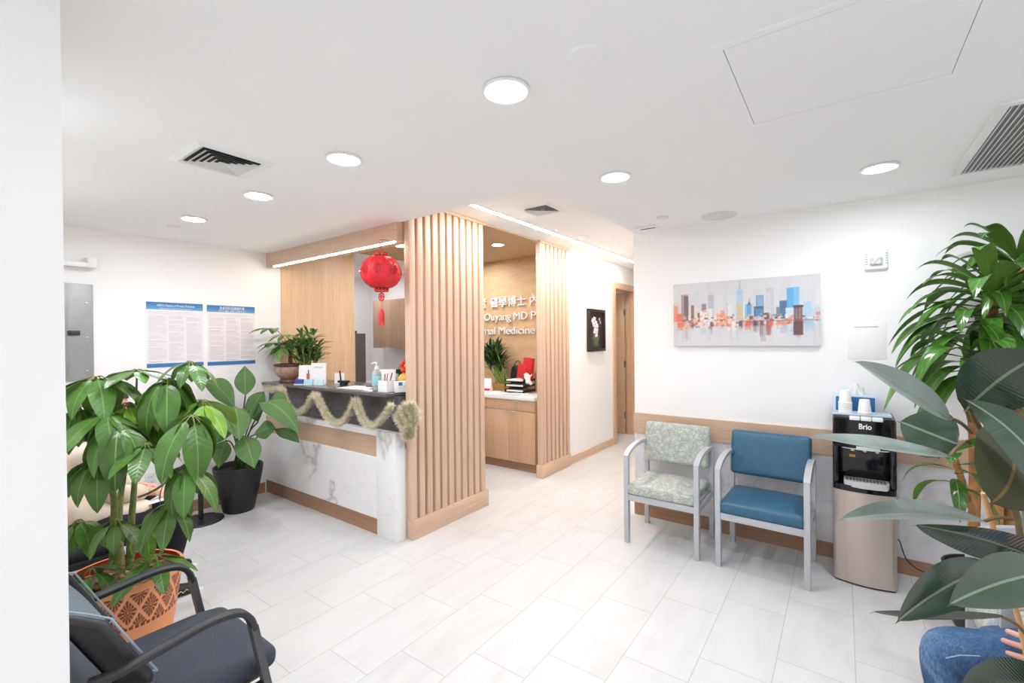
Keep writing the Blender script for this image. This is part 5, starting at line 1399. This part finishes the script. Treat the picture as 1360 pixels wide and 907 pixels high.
def face(parent, T, hairmat):
    for sx in (-1, 1):
        g = G(); g.add(*ell(T, (sx*.031,.074,.012), .0125, .010, .0075)); g.build('eye', plain('eye white', (226,222,218), .2), parent, local=True, smooth=80)
        g = G(); g.add(*ell(T, (sx*.031,.0815,.012), .006, .004, .006)); g.build('iris', plain('dark iris', (44,32,28), .15), parent, local=True, smooth=80)
        g = G(); g.tube([T @ V((sx*(.016+.008*k), .092-.0016*k*k, .030+.003*math.sin(k*.8))) for k in range(5)], [.002,.003,.003,.0025,.001], 6); g.build('eyebrow', hairmat, parent, local=True, smooth=80)
    g = G(); g.add(*ell(T, (0,.0885,-.0505), .021, .009, .0035)); g.add(*ell(T, (0,.0878,-.057), .017, .009, .004)); g.build('lips', plain('lips', (184,112,104), .5), parent, local=True, smooth=80)
    nt, npz = 40, 64; vs = []; fs = []; ok = []
    for j in range(nt+1):
        for i in range(npz):
            p = head_point(PI*j/nt, 2*PI*i/npz); lift = 1.10+.015*math.sin(i*2.3+j)
            vs.append(T @ V((p.x*lift, p.y*1.09-.002, p.z*1.08+.004)))
            side = abs(p.x) > .045
            ok.append(p.z > .062 if p.y > .055 else (p.z > .030+.55*max(0, p.y+.01) if p.y > -.02 else p.z > -.062))
    for j in range(nt):
        for i in range(npz):
            q = (j*npz+i, (j+1)*npz+i, (j+1)*npz+(i+1) % npz, j*npz+(i+1) % npz)
            if all(ok[k] for k in q): fs.append(q)
    G().add(vs, fs).build('hair', hairmat, parent, local=True, smooth=80)

# seated person in the beige coat, reading papers, behind the umbrella tree
HB = V((-3.42, .47, 0))
p = thing('person', 'seated person in a beige coat and black trousers holding white papers', 'person', HB)
N = {}; Lk = []
hip = V((-3.47,.49,.62)); chest = V((-3.55,.63,.86)); neck = V((-3.62,.70,.99)); head = V((-3.69,.76,1.09))
N['hip'] = (hip, .10); N['belly'] = (hip.lerp(chest,.5), .10); N['chest'] = (chest, (.13,.095)); N['neck'] = (neck, .046); N['head'] = (head+V((0,0,.02)), .044)
Lk += [('hip','belly'), ('belly','chest'), ('chest','neck'), ('neck','head')]
arms = {'a': (V((-3.40,.68,.90)), V((-3.30,.72,.68)), V((-3.36,.92,.645))), 'b': (V((-3.72,.68,.90)), V((-3.78,.76,.66)), V((-3.54,.95,.63)))}
for k, (s, e, w) in arms.items():
    N[k+'sh'] = (s, .055); N[k+'el'] = (e, .042); N[k+'wrist'] = (w, .027); Lk += [('chest', k+'sh'), (k+'sh', k+'el'), (k+'el', k+'wrist')]
hand_nodes(N, Lk, 'a', arms['a'][2], (.65,.55,-.12), (-.5,.3,-.8), .75, 1); hand_nodes(N, Lk, 'b', arms['b'][2], (.8,.4,-.1), (.3,-.5,-.8), .7, -1)
legs = {'r': (V((-3.33,.50,.52)), V((-3.18,1.0,.50)), V((-3.23,.92,.09))), 'l': (V((-3.60,.50,.52)), V((-3.58,1.0,.50)), V((-3.60,1.02,.09)))}
for k, (h, kn, an) in legs.items():
    N[k+'h'] = (h, .060); N[k+'k'] = (kn, .044); N[k+'a'] = (an, .036); N[k+'t'] = (an+V((.01,.15,-.055)), (.032,.022)); Lk += [('hip', k+'h'), (k+'h', k+'k'), (k+'k', k+'a'), (k+'a', k+'t')]
bd = skin_mesh('body', N, Lk, SKIN, p); HT = head_frame(p, head+V((0,.03,.06)), (.35,.85,-.40)); fuse_head(bd, HT)
COAT = cloth('beige coat cloth', (214,198,180), .08); BLK = cloth('black trouser cloth', (34,35,39), .2)
N = {}; Lk = []
N['hem'] = (hip+V((0,.06,-.05)), (.20,.17)); N['hip'] = (hip, (.19,.16)); N['belly'] = (hip.lerp(chest,.5), (.185,.155)); N['chest'] = (chest, (.19,.145)); N['col'] = (neck+V((0,-.01,-.02)), .085)
Lk += [('hem','hip'), ('hip','belly'), ('belly','chest'), ('chest','col')]
for k, (s, e, w) in arms.items():
    N[k+'sh'] = (s, .082); N[k+'el'] = (e, .068); N[k+'wr'] = (w.lerp(e,.12), .050); Lk += [('chest', k+'sh'), (k+'sh', k+'el'), (k+'el', k+'wr')]
N['sk1'] = (V((-3.34,.72,.585)), (.11,.06)); N['sk2'] = (V((-3.27,.90,.57)), (.10,.05)); Lk += [('hem','sk1'), ('sk1','sk2')]
skin_mesh('coat', N, Lk, COAT, p)
N = {}; Lk = []
N['hip'] = (hip+V((0,.02,-.03)), .13)
for k, (h, kn, an) in legs.items():
    N[k+'h'] = (h, .098); N[k+'m'] = (h.lerp(kn,.5), .088); N[k+'k'] = (kn, .078); N[k+'c'] = (kn.lerp(an,.45), .072); N[k+'a'] = (an+V((0,0,.02)), .062); Lk += [('hip', k+'h'), (k+'h', k+'m'), (k+'m', k+'k'), (k+'k', k+'c'), (k+'c', k+'a')]
skin_mesh('trousers', N, Lk, BLK, p)
for k, (h, kn, an) in legs.items():
    a = an; N = {'h': (V((a.x-.005,a.y-.05,.055)), (.04,.042)), 'a': (V((a.x,a.y,.07)), (.042,.055)), 'm': (V((a.x+.012,a.y+.09,.05)), (.046,.038)), 't': (V((a.x+.02,a.y+.175,.04)), (.042,.030))}
    sh = skin_mesh('shoe', N, [('h','a'), ('a','m'), ('m','t')], plain('black sneaker', (24,24,26), .5), p)
    g = G(); q = V((a.x+.008,a.y+.06,0)); vs = []
    for i in range(28):
        b = 2*PI*i/28; vs.append((q.x+math.cos(b)*.052*(1 if math.sin(b) < .3 else .95)+math.sin(b)*.012, q.y+math.sin(b)*.150, 0))
    g.add(vs+[(x, y, .022) for x, y, z in vs], [tuple(range(28))[::-1], tuple(range(28,56))]+[(i,(i+1)%28,28+(i+1)%28,28+i) for i in range(28)])
    g.build('sole', M['white'], sh)
    g = G()
    for i in range(4): g.tube([(a.x+.052+.004*i*0, a.y+.0+.03*i, .045), (a.x+.058, a.y+.018+.03*i, .062), (a.x+.050, a.y+.034+.03*i, .045)], .0028, 5)
    for i in range(4): g.tube([(a.x-.02+.01*0, a.y+.045+.022*i, .085-.006*i), (a.x+.04, a.y+.05+.022*i, .082-.006*i)], .003, 5)
    g.build('lace', plain('gold white trim', (226,206,150), .5), sh)
face(p, HT, plain('dark hair', (34,28,26), .6, var=.2))
g = G(); g.tube(bez([V((-3.46,.62,1.0)), V((-3.48,.75,.955)), V((-3.52,.80,.86)), V((-3.46,.74,.66))], 6), .011, 6); g.build('bag_strap', M['black'], p, smooth=60)
t = thing('paper_form', 'white paper form held by the person in the beige coat', 'paper', (-3.28, 1.02, .62))
g = G(); g.rbox((-3.265,1.0,.622), (.22,.29,.002), -.75, 0, rx=.25); g.build('sheet', M['paper'], t)

# person in jeans seated beside the rubber plant, mostly outside the picture
PJ = V((.78, 2.05, 0))
p = thing('person', 'person in blue jeans seated behind the rubber plant, only a knee and fingers showing', 'person', PJ)
N = {}; Lk = []
hip = V((.80,2.05,.56)); chest = V((.84,2.05,.93)); neck = V((.82,2.05,1.10)); head = V((.80,2.05,1.19))
N['hip'] = (hip, .10); N['belly'] = (hip.lerp(chest,.5), .10); N['chest'] = (chest, (.13,.095)); N['neck'] = (neck, .048); N['head'] = (head, .046)
Lk += [('hip','belly'), ('belly','chest'), ('chest','neck'), ('neck','head')]
arms = {'a': (V((.84,1.88,1.03)), V((.80,1.84,.67)), V((0.5672,2.005,0.582))), 'b': (V((.84,2.22,1.03)), V((.80,2.30,.78)), V((.60,2.22,.68)))}
for k, (s, e, w) in arms.items():
    N[k+'sh'] = (s, .055); N[k+'el'] = (e, .042); N[k+'wrist'] = (w, .028); Lk += [('chest', k+'sh'), (k+'sh', k+'el'), (k+'el', k+'wrist')]
hand_nodes(N, Lk, 'a', arms['a'][2], None if False else (-.95,-.15,.0), (.15,.95,-.2), .6, -1, 1.12); hand_nodes(N, Lk, 'b', arms['b'][2], (-.9,-.3,-.1), (-.1,0,-1), .5, 1)
KN = V((.262,2.105,.475))
legs = {'r': (V((.74,1.98,.53)), KN, V((.33,2.09,.09))), 'l': (V((.74,2.17,.50)), V((.42,2.30,.43)), V((.45,2.28,.09)))}
for k, (h, kn, an) in legs.items():
    N[k+'h'] = (h, .060); N[k+'k'] = (kn, .044); N[k+'a'] = (an, .036); N[k+'t'] = (an+V((-.15,0,-.055)), (.032,.022)); Lk += [('hip', k+'h'), (k+'h', k+'k'), (k+'k', k+'a'), (k+'a', k+'t')]
bd = skin_mesh('body', N, Lk, SKIN, p); HT = head_frame(p, head+V((-.03,0,.05)), (-1,-.1,-.12)); fuse_head(bd, HT)
def denim():
    t = NT('blue denim'); q = t.obj()
    f = t.math('ADD', t.math('MULTIPLY', t.noise(q, 6, 4, .6, .6), .7), t.math('MULTIPLY', t.noise(t.mapped(q, (1,1,.3)), 200, 2), .3))
    t.base(t.ramp(f, [(.34, lin((40,64,96))), (.52, lin((72,100,136))), (.68, lin((118,146,174)))])); t.set(Roughness=.8, Specular_IOR_Level=.2)
    t.bump(t.math('ADD', t.noise(q, 260, 2), t.math('MULTIPLY', t.noise(q, 11, 4, .6, 1.0), 4.0)), .3, .005); return t.m
JEAN = denim()
N = {'hip': (hip+V((0,0,-.02)), .14)}; Lk = []
for k, (h, kn, an) in legs.items():
    N[k+'h'] = (h, .105); N[k+'m'] = (h.lerp(kn,.5)+V((0,0,.005)), .096); N[k+'k0'] = (h.lerp(kn,.88), .085); N[k+'k'] = (kn+V((-.01,0,-.01)), .078); N[k+'c'] = (kn.lerp(an,.4), .074); N[k+'a'] = (an+V((0,0,.02)), .062)
    Lk += [('hip', k+'h'), (k+'h', k+'m'), (k+'m', k+'k0'), (k+'k0', k+'k'), (k+'k', k+'c'), (k+'c', k+'a')]
je = skin_mesh('jeans', N, Lk, JEAN, p)
g = G(); g.tube([(0.2559,1.945,0.5199), (0.2912,1.964,0.5325), (0.34,2.006,0.526), (0.4111,2.076,0.493)], .0018, 5)
g.build('seam_stitching', plain('pale stitching', (150,176,204), .7), je)
N = {'hem': (hip+V((0,0,-.03)), (.18,.165)), 'hip': (hip+V((0,0,.05)), (.175,.155)), 'belly': (hip.lerp(chest,.5), (.165,.14)), 'chest': (chest, (.185,.14)), 'col': (neck+V((0,0,-.03)), .08)}; Lk = [('hem','hip'), ('hip','belly'), ('belly','chest'), ('chest','col')]
for k, (s, e, w) in arms.items():
    N[k+'sh'] = (s, .08); N[k+'el'] = (e, .062); N[k+'wr'] = (e.lerp(w,.75), .048); Lk += [('chest', k+'sh'), (k+'sh', k+'el'), (k+'el', k+'wr')]
skin_mesh('jacket', N, Lk, cloth('dark navy jacket', (44,48,60), .15), p)
for k, (h, kn, an) in legs.items():
    N = {'h': (V((an.x+.05,an.y,.055)), .042), 'a': (V((an.x,an.y,.07)), (.045,.055)), 'm': (V((an.x-.09,an.y,.05)), (.046,.038)), 't': (V((an.x-.175,an.y,.04)), (.042,.030))}
    skin_mesh('shoe', N, [('h','a'), ('a','m'), ('m','t')], plain('grey sneaker', (120,120,124), .6), p)
face(p, HT, plain('black hair', (30,26,25), .6, var=.2))

# ------------------------------------------------------------------ light, camera, view
w = bpy.data.worlds.new('daylight'); SC.world = w; w.use_nodes = True
bg = w.node_tree.nodes['Background']; bg.inputs[0].default_value = (.97,.98,1,1); bg.inputs[1].default_value = 0.6
cam = bpy.data.cameras.new('camera'); co = bpy.data.objects.new('camera', cam); COL.objects.link(co); SC.camera = co
cam.sensor_width = 36; cam.lens = 36*602.33/1360; cam.clip_start = .02; cam.clip_end = 60
F, R, U = V((-0.58935878,0.80785716,-0.00479964)), V((0.80785499,0.58929851,-0.00987829)), V((0.00515183,0.00969927,0.99993969))
m = Matrix((R, U, -F)).transposed().to_4x4(); m.translation = (0, 0, 1.535); co.matrix_world = m
vs = SC.view_settings; SC.display_settings.display_device = 'sRGB'
vs.view_transform = 'Standard'; vs.look = 'None'; vs.exposure = 0.98; vs.gamma = 1; vs.use_curve_mapping = False
SC.cycles.use_denoising = True
SC.cycles.max_bounces = 12; SC.cycles.diffuse_bounces = 8; SC.cycles.sample_clamp_indirect = 6
try: SC.cycles.denoiser = 'OPENIMAGEDENOISE'
except Exception: pass
